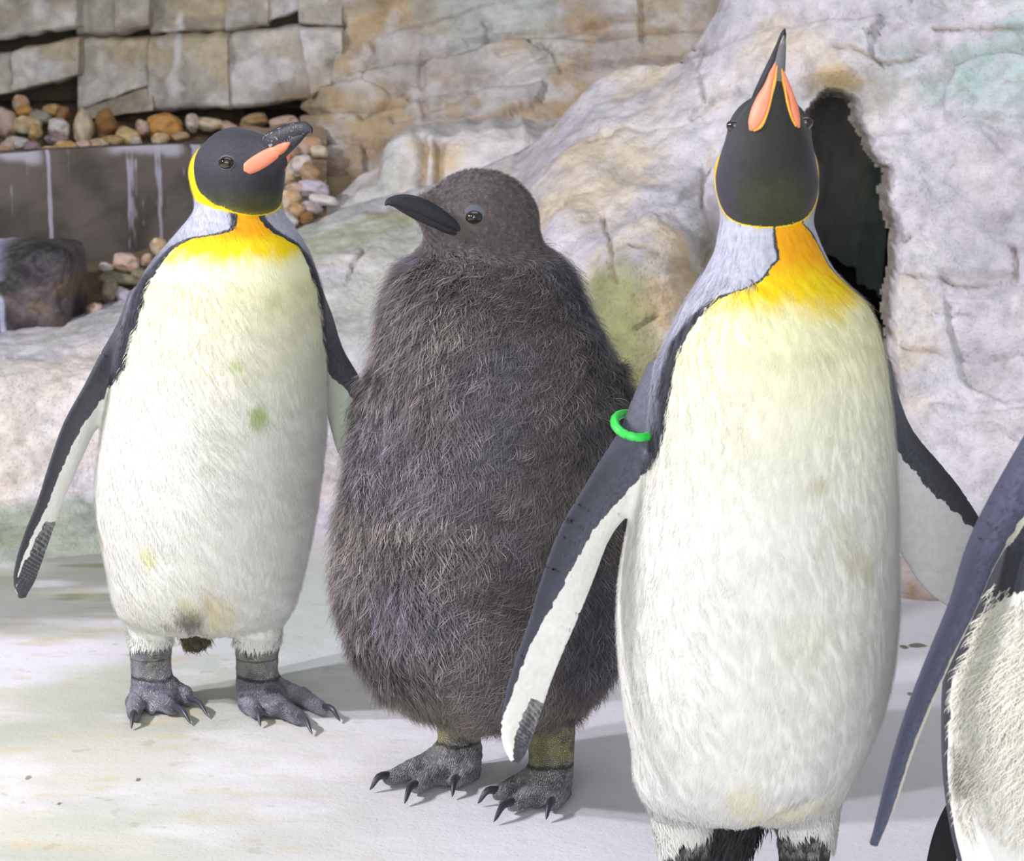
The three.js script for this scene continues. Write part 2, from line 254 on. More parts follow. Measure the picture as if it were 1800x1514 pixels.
const rockColor = (px, py, o, h) => {
  const [x, y, z] = o, N = (a, s) => fbm(x * a + s, y * a + s, z * a - s, 4);
  let c = mix(C(206, 202, 212), C(226, 222, 230), sm(-0.3, 0.3, N(5, 1)));
  c = mix(c, C(226, 210, 184), 0.85 * sm(-0.08, 0.3, N(4, 11)) * (px > 950 ? 1 : 0.5));
  c = mix(c, C(206, 176, 126), 0.6 * sm(0.22, 0.42, N(7, 21)) * sm(1240, 900, py) * (px > 640 && px < 1250 ? 1 : 0.15));
  c = mix(c, C(186, 184, 196), 0.6 * sm(0.1, 0.4, N(6, 31)));
  c = mix(c, C(236, 232, 236), 0.6 * sm(0.2, 0.42, N(11, 41)));
  if (px < 900) { const st = fbm((px * 0.32 + py * 0.95) * 0.02, (px - py) * 0.002, 2, 4); c = mix(c, C(196, 206, 192), 0.6 * sm(-0.1, 0.35, st) * sm(760, 600, py)); c = mix(c, C(186, 196, 130), 0.35 * sm(0.25, 0.45, fbm((px * 0.35 + py) * 0.03, px * 0.003, 8, 3)) * sm(560, 480, py)); }
  if (px < 420) { const g = sm(865, 900, py + 20 * N(6, 3)) * sm(300, 160, px) ; c = mix(c, C(150, 164, 146), 0.8 * g); c = mix(c, C(104, 124, 84), 0.55 * g * sm(0, 0.35, N(6, 13))); c = mix(c, C(226, 222, 232), 0.5 * sm(0.1, 0.35, fbm(px * 0.06, py * 0.006, 3, 3)) * sm(620, 680, py) * sm(860, 800, py)); }
  const moss = sm(-0.1, 0.35, N(5, 51) + 0.35 * sm(110, 30, Math.abs(px - 1100)) - 0.1) * sm(980, 1060, px) * sm(1290, 1240, px) * sm(390, 500, py);
  c = mix(c, C(150, 150, 108), 0.75 * moss); c = mix(c, C(146, 156, 84), 0.5 * moss * sm(55, 15, Math.abs(px - 1085 - (py - 520) * 0.12 + 18 * N(8, 9))));
  c = mix(c, C(128, 124, 92), 0.6 * sm(1200, 1240, px + 10 * N(9, 2)) * sm(1275, 1250, px) * sm(360, 420, py));
  c = mix(c, C(150, 196, 186), 0.75 * sm(-0.2, 0.25, N(6, 61)) * sm(1500, 1640, px) * sm(260, 130, py));
  c = mix(c, C(180, 150, 70), 0.75 * sm(60, 10, Math.abs(px - 1475) * 0.7 + Math.abs(py - 138) * 1.5 + 30 * N(16, 2)));
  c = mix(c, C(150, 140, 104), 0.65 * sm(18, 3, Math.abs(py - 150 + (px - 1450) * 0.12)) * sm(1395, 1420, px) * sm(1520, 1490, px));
  c = mix(c, C(172, 168, 170), 0.7 * sm(14, 4, Math.abs(py - 480 + 6 * N(20, 4))) * sm(1640, 1660, px) * sm(1800, 1780, px));
  for (const k of cracks) { const d = polyd(px, py, k); if (d < 22) c = mix(c, C(140, 112, 70), 0.7 * Math.exp(-d * d / 8) * sm(-0.2, 0.3, N(14, 6) + 0.1)); }
  c = mul(c, 1 + 0.16 * fbm(x * 46, y * 46, z * 46, 3) + 0.10 * fbm(x * 14, y * 14, z * 14, 2));
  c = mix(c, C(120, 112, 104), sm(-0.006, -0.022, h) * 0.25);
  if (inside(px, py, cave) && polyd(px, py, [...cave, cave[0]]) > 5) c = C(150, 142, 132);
  return c;
};
const rockCols = [
  [-420, [[1096, 4.26], [1000, 4.5], [930, 4.7], [860, 4.8], [660, 4.9], [640, 5.0], [620, 5.2]]],
  [0, [[1024, 4.52], [960, 4.76], [900, 4.9], [860, 4.95], [660, 5.02], [630, 5.12], [590, 5.36]]],
  [200, [[990, 4.66], [920, 4.88], [850, 5.0], [650, 5.08], [560, 5.35], [528, 5.6]]],
  [400, [[960, 4.8], [880, 5.02], [640, 5.12], [500, 5.4], [455, 5.7]]],
  [600, [[942, 4.9], [870, 5.02], [820, 5.06], [815, 5.12], [600, 5.2], [450, 5.45], [362, 5.8]]],
  [750, [[932, 4.94], [850, 5.03], [600, 5.2], [420, 5.5], [326, 5.9]]],
  [880, [[936, 4.92], [800, 5.0], [600, 5.1], [450, 5.35], [330, 5.7], [276, 5.85]]],
  [985, [[945, 4.88], [700, 4.95], [480, 5.0], [404, 5.06], [392, 5.16], [300, 5.45], [212, 5.7]]],
  [1050, [[948, 4.87], [660, 4.86], [460, 4.9], [404, 4.98], [375, 5.15], [260, 5.42], [150, 5.66]]],
  [1110, [[952, 4.86], [650, 4.82], [450, 4.86], [390, 4.96], [355, 5.12], [240, 5.38], [122, 5.64]]],
  [1180, [[958, 4.83], [650, 4.84], [430, 4.9], [370, 4.98], [330, 5.16], [200, 5.34], [106, 5.55]]],
  [1235, [[965, 4.8], [680, 4.92], [450, 5.02], [370, 5.06], [330, 5.2], [150, 5.32], [55, 5.45]]],
  [1275, [[970, 4.78], [700, 4.98], [450, 5.12], [330, 5.2], [150, 5.3], [0, 5.38]]],
  [1360, [[980, 4.74], [700, 4.9], [400, 5.1], [200, 5.2], [-80, 5.35]]],
  [1500, [[1004, 4.62], [700, 4.85], [400, 5.0], [100, 5.1], [-80, 5.2]]],
  [1700, [[1040, 4.47], [1000, 4.55], [700, 4.75], [400, 4.9], [100, 5.0], [-80, 5.1]]],
  [1850, [[1050, 4.43], [700, 4.65], [400, 4.8], [100, 4.9], [-80, 5.0]]],
  [2250, [[1060, 4.38], [700, 4.5], [400, 4.6], [100, 4.7], [-80, 4.8]]],
];
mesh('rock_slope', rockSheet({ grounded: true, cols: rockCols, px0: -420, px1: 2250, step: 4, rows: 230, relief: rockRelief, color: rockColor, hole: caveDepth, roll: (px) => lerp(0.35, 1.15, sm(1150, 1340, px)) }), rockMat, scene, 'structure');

// ---------------------------------------------------------------- the rear rock face: a continuous sheet on the right, stones with open joints on the left
const rearCracks = [
  [[560, 150], [620, 140], [690, 160], [735, 165]], [[690, 212], [760, 195], [850, 160], [900, 135], [960, 105]], [[640, 210], [700, 165], [745, 150]], [[820, 78], [900, 66], [985, 60], [1080, 32], [1150, 22]], [[560, 48], [600, 46]],
  [[1060, 66], [1130, 56], [1190, 50]], [[655, 75], [660, 95], [640, 118], [610, 122]], [[850, 40], [862, 50], [858, 78]], [[880, 105], [930, 95], [965, 85]], [[1130, 0], [1128, 30], [1132, 80]], [[700, 110], [780, 105], [860, 75]], [[745, 95], [742, 160], [748, 215]],
];
const rearRelief = (px, py, p) => {
  const [x, y, z] = p; let h = 0.045 * fbm(x * 3, y * 6, 2, 3) + 0.02 * (0.4 - Math.abs(fbm(x * 5, y * 14, 5, 3)) * 2) + 0.006 * fbm(x * 26, y * 26, 4, 3);
  const [bh, bd] = blocks(x, y - 0.12 * x, 2.2, 11, 3); h += 0.05 * bh * sm(0, 0.014, bd) - 0.012 * sm(0.007, 0.0, bd) * sm(-0.2, 0.4, noise(x * 5, y * 6, 8));
  for (const c of rearCracks) { const d = polyd(px + 4 * noise(px * 0.06, py * 0.06, 1), py + 4 * noise(px * 0.06, py * 0.06, 7), c); if (d < 22) h -= 0.024 * Math.exp(-d * d / 26); }
  return h;
};
const rearColor = (px, py, o, h) => {
  const [x, y, z] = o, N = (a, s, b = a) => fbm(x * a + s, y * b + s, s, 4);
  let c = mix(C(196, 188, 186), C(216, 210, 210), sm(-0.3, 0.3, N(6, 1)));
  c = mix(c, C(206, 188, 158), 0.75 * sm(-0.1, 0.3, N(5, 11, 9) + 0.22 * sm(120, 300, py) - 0.02));
  c = mix(c, C(198, 166, 118), 0.6 * sm(0.1, 0.36, N(6, 21, 12) + 0.1 * sm(100, 260, py)));
  c = mix(c, C(190, 200, 200), 0.6 * sm(0.12, 0.35, N(5, 31)));
  c = mix(c, C(226, 222, 226), 0.5 * sm(0.2, 0.38, N(16, 41)));
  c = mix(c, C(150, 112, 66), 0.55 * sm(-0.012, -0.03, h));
  c = mix(c, C(150, 118, 70), 0.6 * sm(60, 20, Math.abs(px - 600 + (py - 300) * 0.1)) * sm(260, 320, py + 30 * N(9, 4)));
  return c;
};
const rearCols = [
  [545, [[460, 6.25], [360, 6.35], [280, 6.42], [200, 6.48], [100, 6.5], [-420, 6.6]]], [580, [[460, 6.15], [340, 6.2], [200, 6.32], [100, 6.38], [-420, 6.5]]],
  [700, [[440, 6.15], [300, 6.2], [200, 6.28], [100, 6.36], [-420, 6.5]]], [950, [[420, 6.15], [300, 6.2], [200, 6.26], [100, 6.32], [-420, 6.46]]], [1200, [[420, 6.1], [200, 6.2], [100, 6.25], [-420, 6.42]]], [1500, [[420, 6.05], [-420, 6.38]]],
];
{ // the hollow behind the cave mouth, shade painted in as near-black walls
  const caveShade = new THREE.MeshStandardMaterial({ color: new THREE.Color(...C(44, 40, 37)), roughness: 1, bumpMap: grainB, bumpScale: 0.02 }), a = deep(1388, 800, 5.2), b = deep(1630, 134, 5.2), z1 = -5.45, z0 = z1 - 0.7, x0 = a[0], x1 = b[0] + 0.05, y0 = 0, y1 = b[1] + 0.02;
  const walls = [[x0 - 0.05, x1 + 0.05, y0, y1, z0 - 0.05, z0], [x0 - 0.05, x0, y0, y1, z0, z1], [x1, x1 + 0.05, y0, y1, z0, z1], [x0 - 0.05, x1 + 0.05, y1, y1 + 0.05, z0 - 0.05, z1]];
  mesh('cave_hollow', mergeGeometries(walls.map((w) => { const g = new THREE.BoxGeometry(w[1] - w[0], w[3] - w[2], w[5] - w[4]); g.translate((w[0] + w[1]) / 2, (w[2] + w[3]) / 2, (w[4] + w[5]) / 2); return g; })), caveShade, scene, 'structure');
}
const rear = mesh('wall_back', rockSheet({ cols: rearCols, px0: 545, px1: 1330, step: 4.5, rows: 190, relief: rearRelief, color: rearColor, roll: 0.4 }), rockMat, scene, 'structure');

// stones of the left half: each one a mesh, child of the face
function stoneGeo(poly, s0, depth, sd, tone) {
  // a block whose front outline is the polygon (px, py at slant s0), rounded and pitted
  poly = poly.map((p, k, all) => [p[0] + Math.sign(p[0] - all.reduce((a, q) => a + q[0], 0) / 4) * 2.5, p[1] + (p[1] - all.reduce((a, q) => a + q[1], 0) / 4) * 0.02]); const n = 26, cx = poly.reduce((a, p) => a + p[0], 0) / poly.length, cy = poly.reduce((a, p) => a + p[1], 0) / poly.length;
  const [q00, q10, q11, q01] = poly, pos = [], uv = [], col = [], idx = [];
  const P = (u, v) => [lerp(lerp(q00[0], q10[0], u), lerp(q01[0], q11[0], u), v), lerp(lerp(q00[1], q10[1], u), lerp(q01[1], q11[1], u), v)];
  const nx = n * 2, ny = n;
  for (let j = 0; j <= ny + 4; j++) for (let i = 0; i <= nx + 4; i++) {
    const a = clamp((i - 2) / nx), b = clamp((j - 2) / ny), lip = Math.max(i < 2 ? 2 - i : i > nx + 2 ? i - nx - 2 : 0, j < 2 ? 2 - j : j > ny + 2 ? j - ny - 2 : 0);
    const [px, py] = P(a, b), ed = Math.min(a * nx, (1 - a) * nx) / 4, eb = Math.min(b * ny, (1 - b) * ny) / 4, e = Math.sqrt(clamp(Math.min(0.8 + ed * 1.2, 1.3) * Math.min(eb * 1.7, 1.3)));
    const wob = 5 * noise(px * 0.03 + sd, py * 0.03, sd), p = deep(px + wob * (1 - e), py + 4 * noise(px * 0.05, sd, py * 0.05) * (1 - e), s0);
    p[2] += 0.028 * sm(0, 1, e) - 0.02 + 0.05 * fbm(p[0] * 4 + sd, p[1] * 6, sd, 3) + 0.022 * fbm(p[0] * 16, p[1] * 16, sd, 4) - (lip ? depth * lip / 2 : 0);
    pos.push(...p); uv.push(p[0] + sd, p[1]);
    const N = (f, s) => fbm(p[0] * f + s, p[1] * f * 1.3 + s, sd, 4);
    let c = mix(C(186, 179, 172), C(222, 215, 210), sm(-0.3, 0.3, N(7, 1) + tone)); c = mix(c, C(196, 178, 142), 0.7 * sm(0.0, 0.35, N(5, 9))); c = mix(c, C(138, 132, 128), 0.6 * sm(0.1, 0.4, N(8, 19))); c = mix(c, C(232, 229, 234), 0.75 * sm(0.12, 0.35, N(9, 29))); c = mul(c, 1 + 0.3 * fbm(p[0] * 40, p[1] * 40, sd, 3));
    c = mix(c, C(150, 116, 66), 0.6 * sm(0, 0.3, N(10, 33)) * sm(440, 540, px) * sm(110, 180, py));
    const drip = sm(9, 2, Math.abs(px - 316 + 3 * noise(py * 0.05, 1, 1))) * sm(10, 40, py) * sm(132, 100, py); c = mix(c, C(232, 230, 240), 0.8 * drip);
    col.push(...c);
  }
  const w = nx + 5; for (let j = 0; j < ny + 4; j++) for (let i = 0; i < nx + 4; i++) { const a = j * w + i; idx.push(a, a + w, a + 1, a + 1, a + w, a + w + 1); }
  const g = new THREE.BufferGeometry(); g.setAttribute('position', new THREE.Float32BufferAttribute(pos, 3)); g.setAttribute('uv', new THREE.Float32BufferAttribute(uv, 2)); g.setAttribute('color', new THREE.Float32BufferAttribute(col, 3)); g.setIndex(idx); g.computeVertexNormals();
  return g;
}
const stones = [ // corners: top left, top right, bottom right, bottom left; slant; tone
  [[[-170, -60], [138, -60], [134, 48], [-170, 98]], 6.34, 0], [[[137, -60], [206, -60], [206, 62], [138, 62]], 6.44, -0.1], [[[205, -60], [264, -60], [262, 48], [206, 62]], 6.42, 0.05], [[[263, -60], [400, -60], [399, 55], [264, 60]], 6.45, -0.05], [[[399, -60], [472, -60], [471, 46], [400, 54]], 6.46, 0.0], [[[471, -60], [526, -60], [524, 21], [473, 40]], 6.44, 0.1],
  [[[-170, 106], [20, 90], [21, 166], [-170, 190]], 6.36, 0.1], [[[21, 88], [139, 64], [137, 134], [22, 163]], 6.36, 0.08], [[[140, 66], [264, 66], [265, 150], [140, 196]], 6.44, 0.05], [[[264, 63], [400, 59], [403, 190], [262, 196]], 6.43, 0.0], [[[401, 57], [526, 44], [556, 176], [402, 190]], 6.44, -0.05],
  [[[150, 190], [266, 150], [268, 196], [150, 212]], 6.42, -0.1], [[[525, -60], [600, -60], [600, 48], [527, 44]], 6.4, 0.05], [[[527, 46], [600, 50], [602, 140], [552, 172]], 6.4, -0.1],
];
stones.forEach(([poly, s, tone], i) => mesh('stone', stoneGeo(poly, s - 0.02, 0.22, i * 3.7 + 1, tone), rockMat, rear));
{ // the dark mortar and cavity behind the stones
  const dark = new THREE.MeshStandardMaterial({ color: new THREE.Color(...C(96, 86, 74)), roughness: 1, bumpMap: grainB, bumpScale: 0.01 });
  const a = deep(-260, 186, 6.56), b = deep(600, -130, 6.56), g = new THREE.BoxGeometry(b[0] - a[0], b[1] - a[1], 0.1, 1, 1, 1); g.translate((a[0] + b[0]) / 2, (a[1] + b[1]) / 2, a[2] - 0.05); mesh('backing', g, dark, rear);
  const e = deep(-260, 270, 6.95), h = deep(600, 176, 6.95), gl = new THREE.BoxGeometry(h[0] - e[0], h[1] - e[1], 0.08); gl.translate((e[0] + h[0]) / 2, (e[1] + h[1]) / 2, e[2] - 0.04); mesh('backing', gl, dark, rear);
  const k0 = deep(-260, 184, 6.56), k1 = deep(600, 184, 6.56), gk = new THREE.BoxGeometry(k1[0] - k0[0], 0.02, 0.46); gk.translate((k0[0] + k1[0]) / 2, k0[1], k0[2] - 0.22); mesh('backing', gk, dark, rear);
  const t0 = deep(-260, -62, 6.4), t1 = deep(600, -62, 6.4), gt = new THREE.BoxGeometry(t1[0] - t0[0], 0.46, 0.5, 120, 40, 12), pp = gt.attributes.position, cc = [];
  for (let i = 0; i < pp.count; i++) { const X = pp.getX(i), Y = pp.getY(i), Z = pp.getZ(i), n = 0.03 * fbm(X * 4, Y * 7, Z * 4, 4) + 0.03 * blocks(X, Y, 3, 8, 9)[0]; pp.setXYZ(i, X, Y + (Math.abs(Y) > 0.2 ? n * 0.3 : 0), Z + n); cc.push(...mix(C(180, 173, 168), C(216, 209, 206), clamp(0.5 + fbm(X * 7, Y * 9, Z * 7, 4)))); }
  gt.setAttribute('color', new THREE.Float32BufferAttribute(cc, 3)); gt.computeVertexNormals(); gt.translate((t0[0] + t1[0]) / 2, t0[1] + 0.225, t0[2] - 0.22); mesh('capping', gt, rockMat, rear);
}
// a low ledge of pale rock in front of the rear face
{
  const cols = [
    [560, [[420, 5.95], [385, 6.0], [372, 6.08]]], [650, [[420, 5.9], [330, 5.98], [318, 6.05], [300, 6.1]]], [690, [[420, 5.9], [300, 5.96], [262, 6.0], [248, 6.1]]], [745, [[420, 5.88], [260, 5.94], [226, 5.98], [214, 6.14]]], [800, [[420, 5.88], [250, 5.94], [226, 5.98], [208, 6.2]]], [900, [[420, 5.88], [250, 5.93], [222, 5.98], [206, 6.2]]], [1020, [[400, 5.9], [250, 5.95], [205, 6.2]]],
  ];
  const rel = (px, py, p) => { const [x, y, z] = p; let h = 0.035 * fbm(x * 7, y * 4, z * 3, 3) + 0.02 * (0.4 - Math.abs(fbm(x * 12, y * 4, 5, 3)) * 2) + 0.006 * fbm(x * 30, y * 30, z * 30, 3); const d = Math.min(polyd(px, py, [[738, 235], [742, 290], [736, 320]]), polyd(px, py, [[772, 240], [770, 330]])); h -= 0.03 * Math.exp(-d * d / 60); return h; };
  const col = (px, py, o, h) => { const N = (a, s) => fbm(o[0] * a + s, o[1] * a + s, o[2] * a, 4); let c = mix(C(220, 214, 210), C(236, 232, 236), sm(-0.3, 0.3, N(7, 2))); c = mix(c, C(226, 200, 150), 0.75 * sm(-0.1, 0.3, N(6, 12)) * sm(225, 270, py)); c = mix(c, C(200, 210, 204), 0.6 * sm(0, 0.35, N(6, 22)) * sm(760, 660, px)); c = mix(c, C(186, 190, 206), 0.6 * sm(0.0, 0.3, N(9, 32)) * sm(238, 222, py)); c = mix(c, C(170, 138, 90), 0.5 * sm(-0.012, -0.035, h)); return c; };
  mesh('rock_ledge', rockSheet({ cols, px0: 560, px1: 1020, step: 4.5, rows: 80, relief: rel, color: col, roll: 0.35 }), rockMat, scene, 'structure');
}
// ---------------------------------------------------------------- retaining slab, dark rock, pebbles
function blobGeo(sd, flat = 1) {
  const g = new THREE.SphereGeometry(1, 28, 18), p = g.attributes.position, col = new Float32Array(p.count * 3);
  for (let i = 0; i < p.count; i++) {
    let x = p.getX(i), y = p.getY(i), z = p.getZ(i); const k = 1 + 0.3 * noise(x * 1.1 + sd, y * 1.1, z * 1.1 + sd) + 0.1 * noise(x * 2.6 + sd, y * 2.6, z * 2.6);
    const b = Math.sign(x) * Math.pow(Math.abs(x), 0.9), d = Math.sign(y) * Math.pow(Math.abs(y), 0.9); p.setXYZ(i, b * k, d * k, z * k);
    const n = 0.86 + 0.28 * fbm(x * 2 + sd, y * 2, z * 2, 4), v = sm(0.1, 0.3, fbm(x * 1.4 + sd, y * 2.2, z * 1.4 + 5, 3)); col.set([n * lerp(1, 0.8, v), n * lerp(1, 0.64, v), n * lerp(1, 0.45, v)], i * 3);
  }
  g.setAttribute('color', new THREE.BufferAttribute(col, 3)); g.computeVertexNormals(); return g;
}
const blobs = [1, 2, 3, 4, 5, 6, 7, 8].map((i) => blobGeo(i * 5.3));
const pebbleTints = { cream: C(238, 222, 196), white: C(240, 232, 232), orange: C(224, 168, 96), tan: C(206, 176, 136), brown: C(168, 128, 84), pink: C(232, 202, 190), purple: C(176, 154, 166), yellow: C(232, 208, 156), lavender: C(222, 214, 232), grey: C(176, 168, 160), olive: C(150, 144, 116) };
const pebbleMats = Object.fromEntries(Object.entries(pebbleTints).map(([k, c]) => [k, new THREE.MeshStandardMaterial({ color: new THREE.Color(...c), vertexColors: true, roughness: 0.6, bumpMap: grainB, bumpScale: 0.002 })]));
let pebbleCount = 0;
function pebble(px, py, rx, ry, s, tint, label, group) {
  const q = s / F, m = mesh('pebble', blobs[pebbleCount % 8], pebbleMats[tint]);
  m.position.set(...deep(px, py, s)); m.scale.set(rx * q * 0.98, ry * q * 0.98, Math.sqrt(rx * ry) * q * 1.0); m.rotation.set(0.2 * (hash(pebbleCount, 1, 1) - 0.5), 0.3 * (hash(pebbleCount, 2, 1) - 0.5), 0.5 * (hash(pebbleCount, 3, 1) - 0.5));
  pebbleCount++; return tag(m, label, 'pebble', group);
}
const bedS = (px, py) => 5.98 + (282 - py - px * 0.1) / 100 * 0.36 + px / 340 * 0.3;
for (const [px, py, rx, ry, tint, label] of [
  [36, 183, 14, 15, 'pink', 'pink pebble, the highest of the heap at the far left of the trough'], [42, 196, 15, 12, 'orange', 'orange pebble tucked right under the highest pebble of the trough heap'],
  [90, 196, 20, 12, 'yellow', 'wide yellowish pebble at the back of the trough heap, near the wall'], [110, 203, 13, 16, 'brown', 'brown upright pebble at the back of the trough heap beside the yellowish one'],
  [147, 222, 17, 30, 'cream', 'tall cream upright pebble, the tallest standing stone in the trough'], [188, 222, 24, 26, 'brown', 'big brown rounded stone just right of the tall cream upright pebble'],
  [104, 224, 19, 18, 'white', 'white blocky pebble with rounded corners in the middle of the trough heap'], [9, 214, 18, 27, 'pink', 'dusty pink stone cut by the left picture edge, upper one in the trough'],
  [46, 219, 24, 15, 'cream', 'cream pebble lying below the orange pebble of the trough heap'], [70, 207, 20, 16, 'grey', 'grey tan pebble half hidden behind the cream ones in the trough'],
  [61, 233, 14, 15, 'yellow', 'small yellow pebble between the cream pebble and the purple one below it'], [103, 245, 20, 9, 'purple', 'flat purple pebble squeezed under the white blocky pebble'],
  [28, 250, 22, 11, 'white', 'flat white pebble above the big cream one at the left end of the trough rim'], [12, 268, 20, 18, 'pink', 'big pale pink stone at the left end of the trough rim'],
  [58, 263, 16, 17, 'purple', 'purplish pebble on the trough rim right of the big pale pink stone'], [86, 267, 19, 11, 'yellow', 'yellowish oval pebble on the rim right of the purplish pebble'],
  [114, 261, 21, 13, 'yellow', 'yellow cream pebble on the trough rim under the flat purple pebble'], [146, 258, 14, 15, 'pink', 'pinkish pebble on the trough rim at the foot of the tall cream stone'],
  [172, 254, 19, 10, 'cream', 'long cream pebble on the rim under the big brown rounded stone'], [200, 248, 20, 10, 'tan', 'tan pebble lying on the rim above the longest white drip'],
  [224, 239, 22, 17, 'yellow', 'large yellowish lump on the trough rim left of the spotted brown stone'], [240, 250, 12, 8, 'white', 'little white pebble at the foot of the large yellowish lump'],
  [290, 222, 31, 25, 'orange', 'largest spotted orange brown stone in the trough, right of the yellowish lump'], [250, 224, 12, 15, 'pink', 'pink pebble leaning on the left side of the largest spotted stone'],
  [281, 245, 15, 11, 'cream', 'cream pebble on the rim in front of the largest spotted stone'], [316, 240, 16, 10, 'tan', 'tan pebble on the rim at the right foot of the largest spotted stone'],
  [338, 217, 15, 16, 'white', 'white upright pebble under the dark gap, left of the left penguin\'s head'], [370, 218, 26, 11, 'cream', 'long cream pebble under the dark gap right of the white upright one'],
  [402, 222, 16, 9, 'pink', 'pinkish pebble just above the crown of the left penguin\'s head'], [448, 213, 30, 12, 'tan', 'long tan stone in the shade of the dark gap above the left penguin'],
  [500, 214, 26, 12, 'pink', 'dull pink stone in the dark gap behind the left penguin\'s beak'], [548, 220, 20, 14, 'tan', 'tan stone at the right end of the dark gap'],
]) pebble(px, py, rx, ry, bedS(Math.min(px, 420), Math.max(py, 190)), tint, label, 'pebbles heaped in the trough');
const bankS = (px, py) => 5.74 + (392 - py) / 170 * 0.5;
for (const [px, py, rx, ry, tint, label] of [
  [538, 256, 26, 15, 'pink', 'dull pink stone under the tip of the left penguin\'s beak'], [560, 266, 16, 14, 'cream', 'cream stone at the top right of the pebble bank, against the ochre rock'], [512, 268, 14, 14, 'pink', 'pink stone at the upper left of the pebble bank, beside the orange bill plate'],
  [530, 290, 22, 17, 'white', 'whitish boulder-shaped stone in the upper half of the pebble bank'], [545, 303, 18, 16, 'tan', 'tan stone tucked under the right end of the whitish one'], [508, 312, 14, 13, 'cream', 'cream stone beside the left penguin\'s cheek'],
  [552, 331, 28, 17, 'lavender', 'lavender white oval stone, the palest of the pebble bank'], [520, 332, 20, 12, 'pink', 'dusty pink stone left of the palest oval stone'], [508, 352, 20, 17, 'cream', 'cream stone under the dusty pink one in the pebble bank'],
  [568, 352, 27, 13, 'white', 'long white stone lying on the rock crest at the right end of the pebble bank'], [546, 366, 22, 12, 'lavender', 'lavender stone on the rock crest left of the long white stone'], [522, 372, 18, 15, 'tan', 'tan stone low in the pebble bank near the crest'],
  [505, 385, 20, 13, 'white', 'white stone lowest in the pebble bank by the left penguin\'s shoulder'], [540, 384, 15, 10, 'brown', 'brown stone wedged in the pebble bank just above the crest'],
]) pebble(px, py, rx, ry, bankS(px, py), tint, label, 'stones of the bank behind the left penguin');
const lowS = (px, py) => 5.52 + (560 - py) / 130 * 0.32;
for (const [px, py, rx, ry, tint, label] of [
  [223, 461, 24, 18, 'pink', 'pink oval stone with a pale face at the foot of the stained slab'], [186, 470, 13, 9, 'white', 'small white stone at the foot of the slab left of the pink oval stone'], [278, 433, 14, 15, 'cream', 'cream stone with an orange side against the slab by the left penguin\'s shoulder'],
  [208, 491, 36, 14, 'olive', 'long olive grey stone under the pink oval stone'], [193, 514, 17, 22, 'grey', 'grey upright stone at the right edge of the dark rock'], [168, 545, 13, 13, 'pink', 'pinkish white round stone at the foot of the dark rock, on the slope crest'],
  [216, 517, 13, 14, 'lavender', 'lavender stone beside the grey upright stone, by the left penguin\'s wing'], [258, 458, 12, 11, 'pink', 'small pink stone right of the pink oval stone'], [248, 485, 18, 14, 'olive', 'olive stone behind the left penguin\'s shoulder, under the slab'],
]) pebble(px, py, rx, ry, lowS(px, py), tint, label, 'stones at the foot of the stained slab');
{ // earth under the pebbles
  const soilOf = (c) => new THREE.MeshStandardMaterial({ color: new THREE.Color(...c), roughness: 1, bumpMap: grainB, bumpScale: 0.01 });
  const bed = (name, xs, ys, S, tone = C(112, 96, 76)) => {
    const pos = [], uv = [], idx = [], n = 24; for (let j = 0; j <= n; j++) for (let i = 0; i <= n; i++) { const px = lerp(xs[0], xs[1], i / n), y0 = typeof ys[0] === 'function' ? ys[0](px) : ys[0], py = lerp(y0, ys[1], j / n), p = deep(px, py, S(px, py) + 0.06); p[1] += 0.012 * noise(p[0] * 30, p[2] * 30, 2); pos.push(...p); uv.push(p[0], p[2]); }
    for (let j = 0; j < n; j++) for (let i = 0; i < n; i++) { const a = j * (n + 1) + i; idx.push(a, a + n + 1, a + 1, a + 1, a + n + 1, a + n + 2); }
    const g = new THREE.BufferGeometry(); g.setAttribute('position', new THREE.Float32BufferAttribute(pos, 3)); g.setAttribute('uv', new THREE.Float32BufferAttribute(uv, 2)); g.setIndex(idx); g.computeVertexNormals(); mesh(name, g, soilOf(tone), scene, 'structure');
  };
  bed('ground_trough', [-240, 430], [180, 290], (px, py) => bedS(px, py) + 0.06); bed('ground_bank', [420, 574], [226, 440], bankS, C(160, 138, 116)); bed('ground_hollow', [-60, 420], [(px) => 478 - clamp((px - 60) / 220) * 44, 620], lowS);
}
const bar = (a, b, h, th, nx, ny, edge) => { // an upright slab between two ground points a, b, of height h
  const L = Math.hypot(b[0] - a[0], b[2] - a[2]), g = new THREE.BoxGeometry(L, h, th, nx, ny, 6), p = g.attributes.position;
  for (let i = 0; i < p.count; i++) { const x = p.getX(i), y = p.getY(i), z = p.getZ(i), e = edge * (0.5 + 0.5 * noise(x * 14, y * 14, z * 8)); p.setXYZ(i, x, y + (Math.abs(y) > h / 2 - 1e-4 ? -Math.sign(y) * e * Math.pow(Math.abs(z) / th * 2, 4) : 0), z * (1 - (Math.abs(y) > h / 2 - 1e-4 ? 0.2 : 0)) + 0.006 * fbm(x * 8, y * 8, 3, 3)); }
  g.computeVertexNormals(); return g;
};
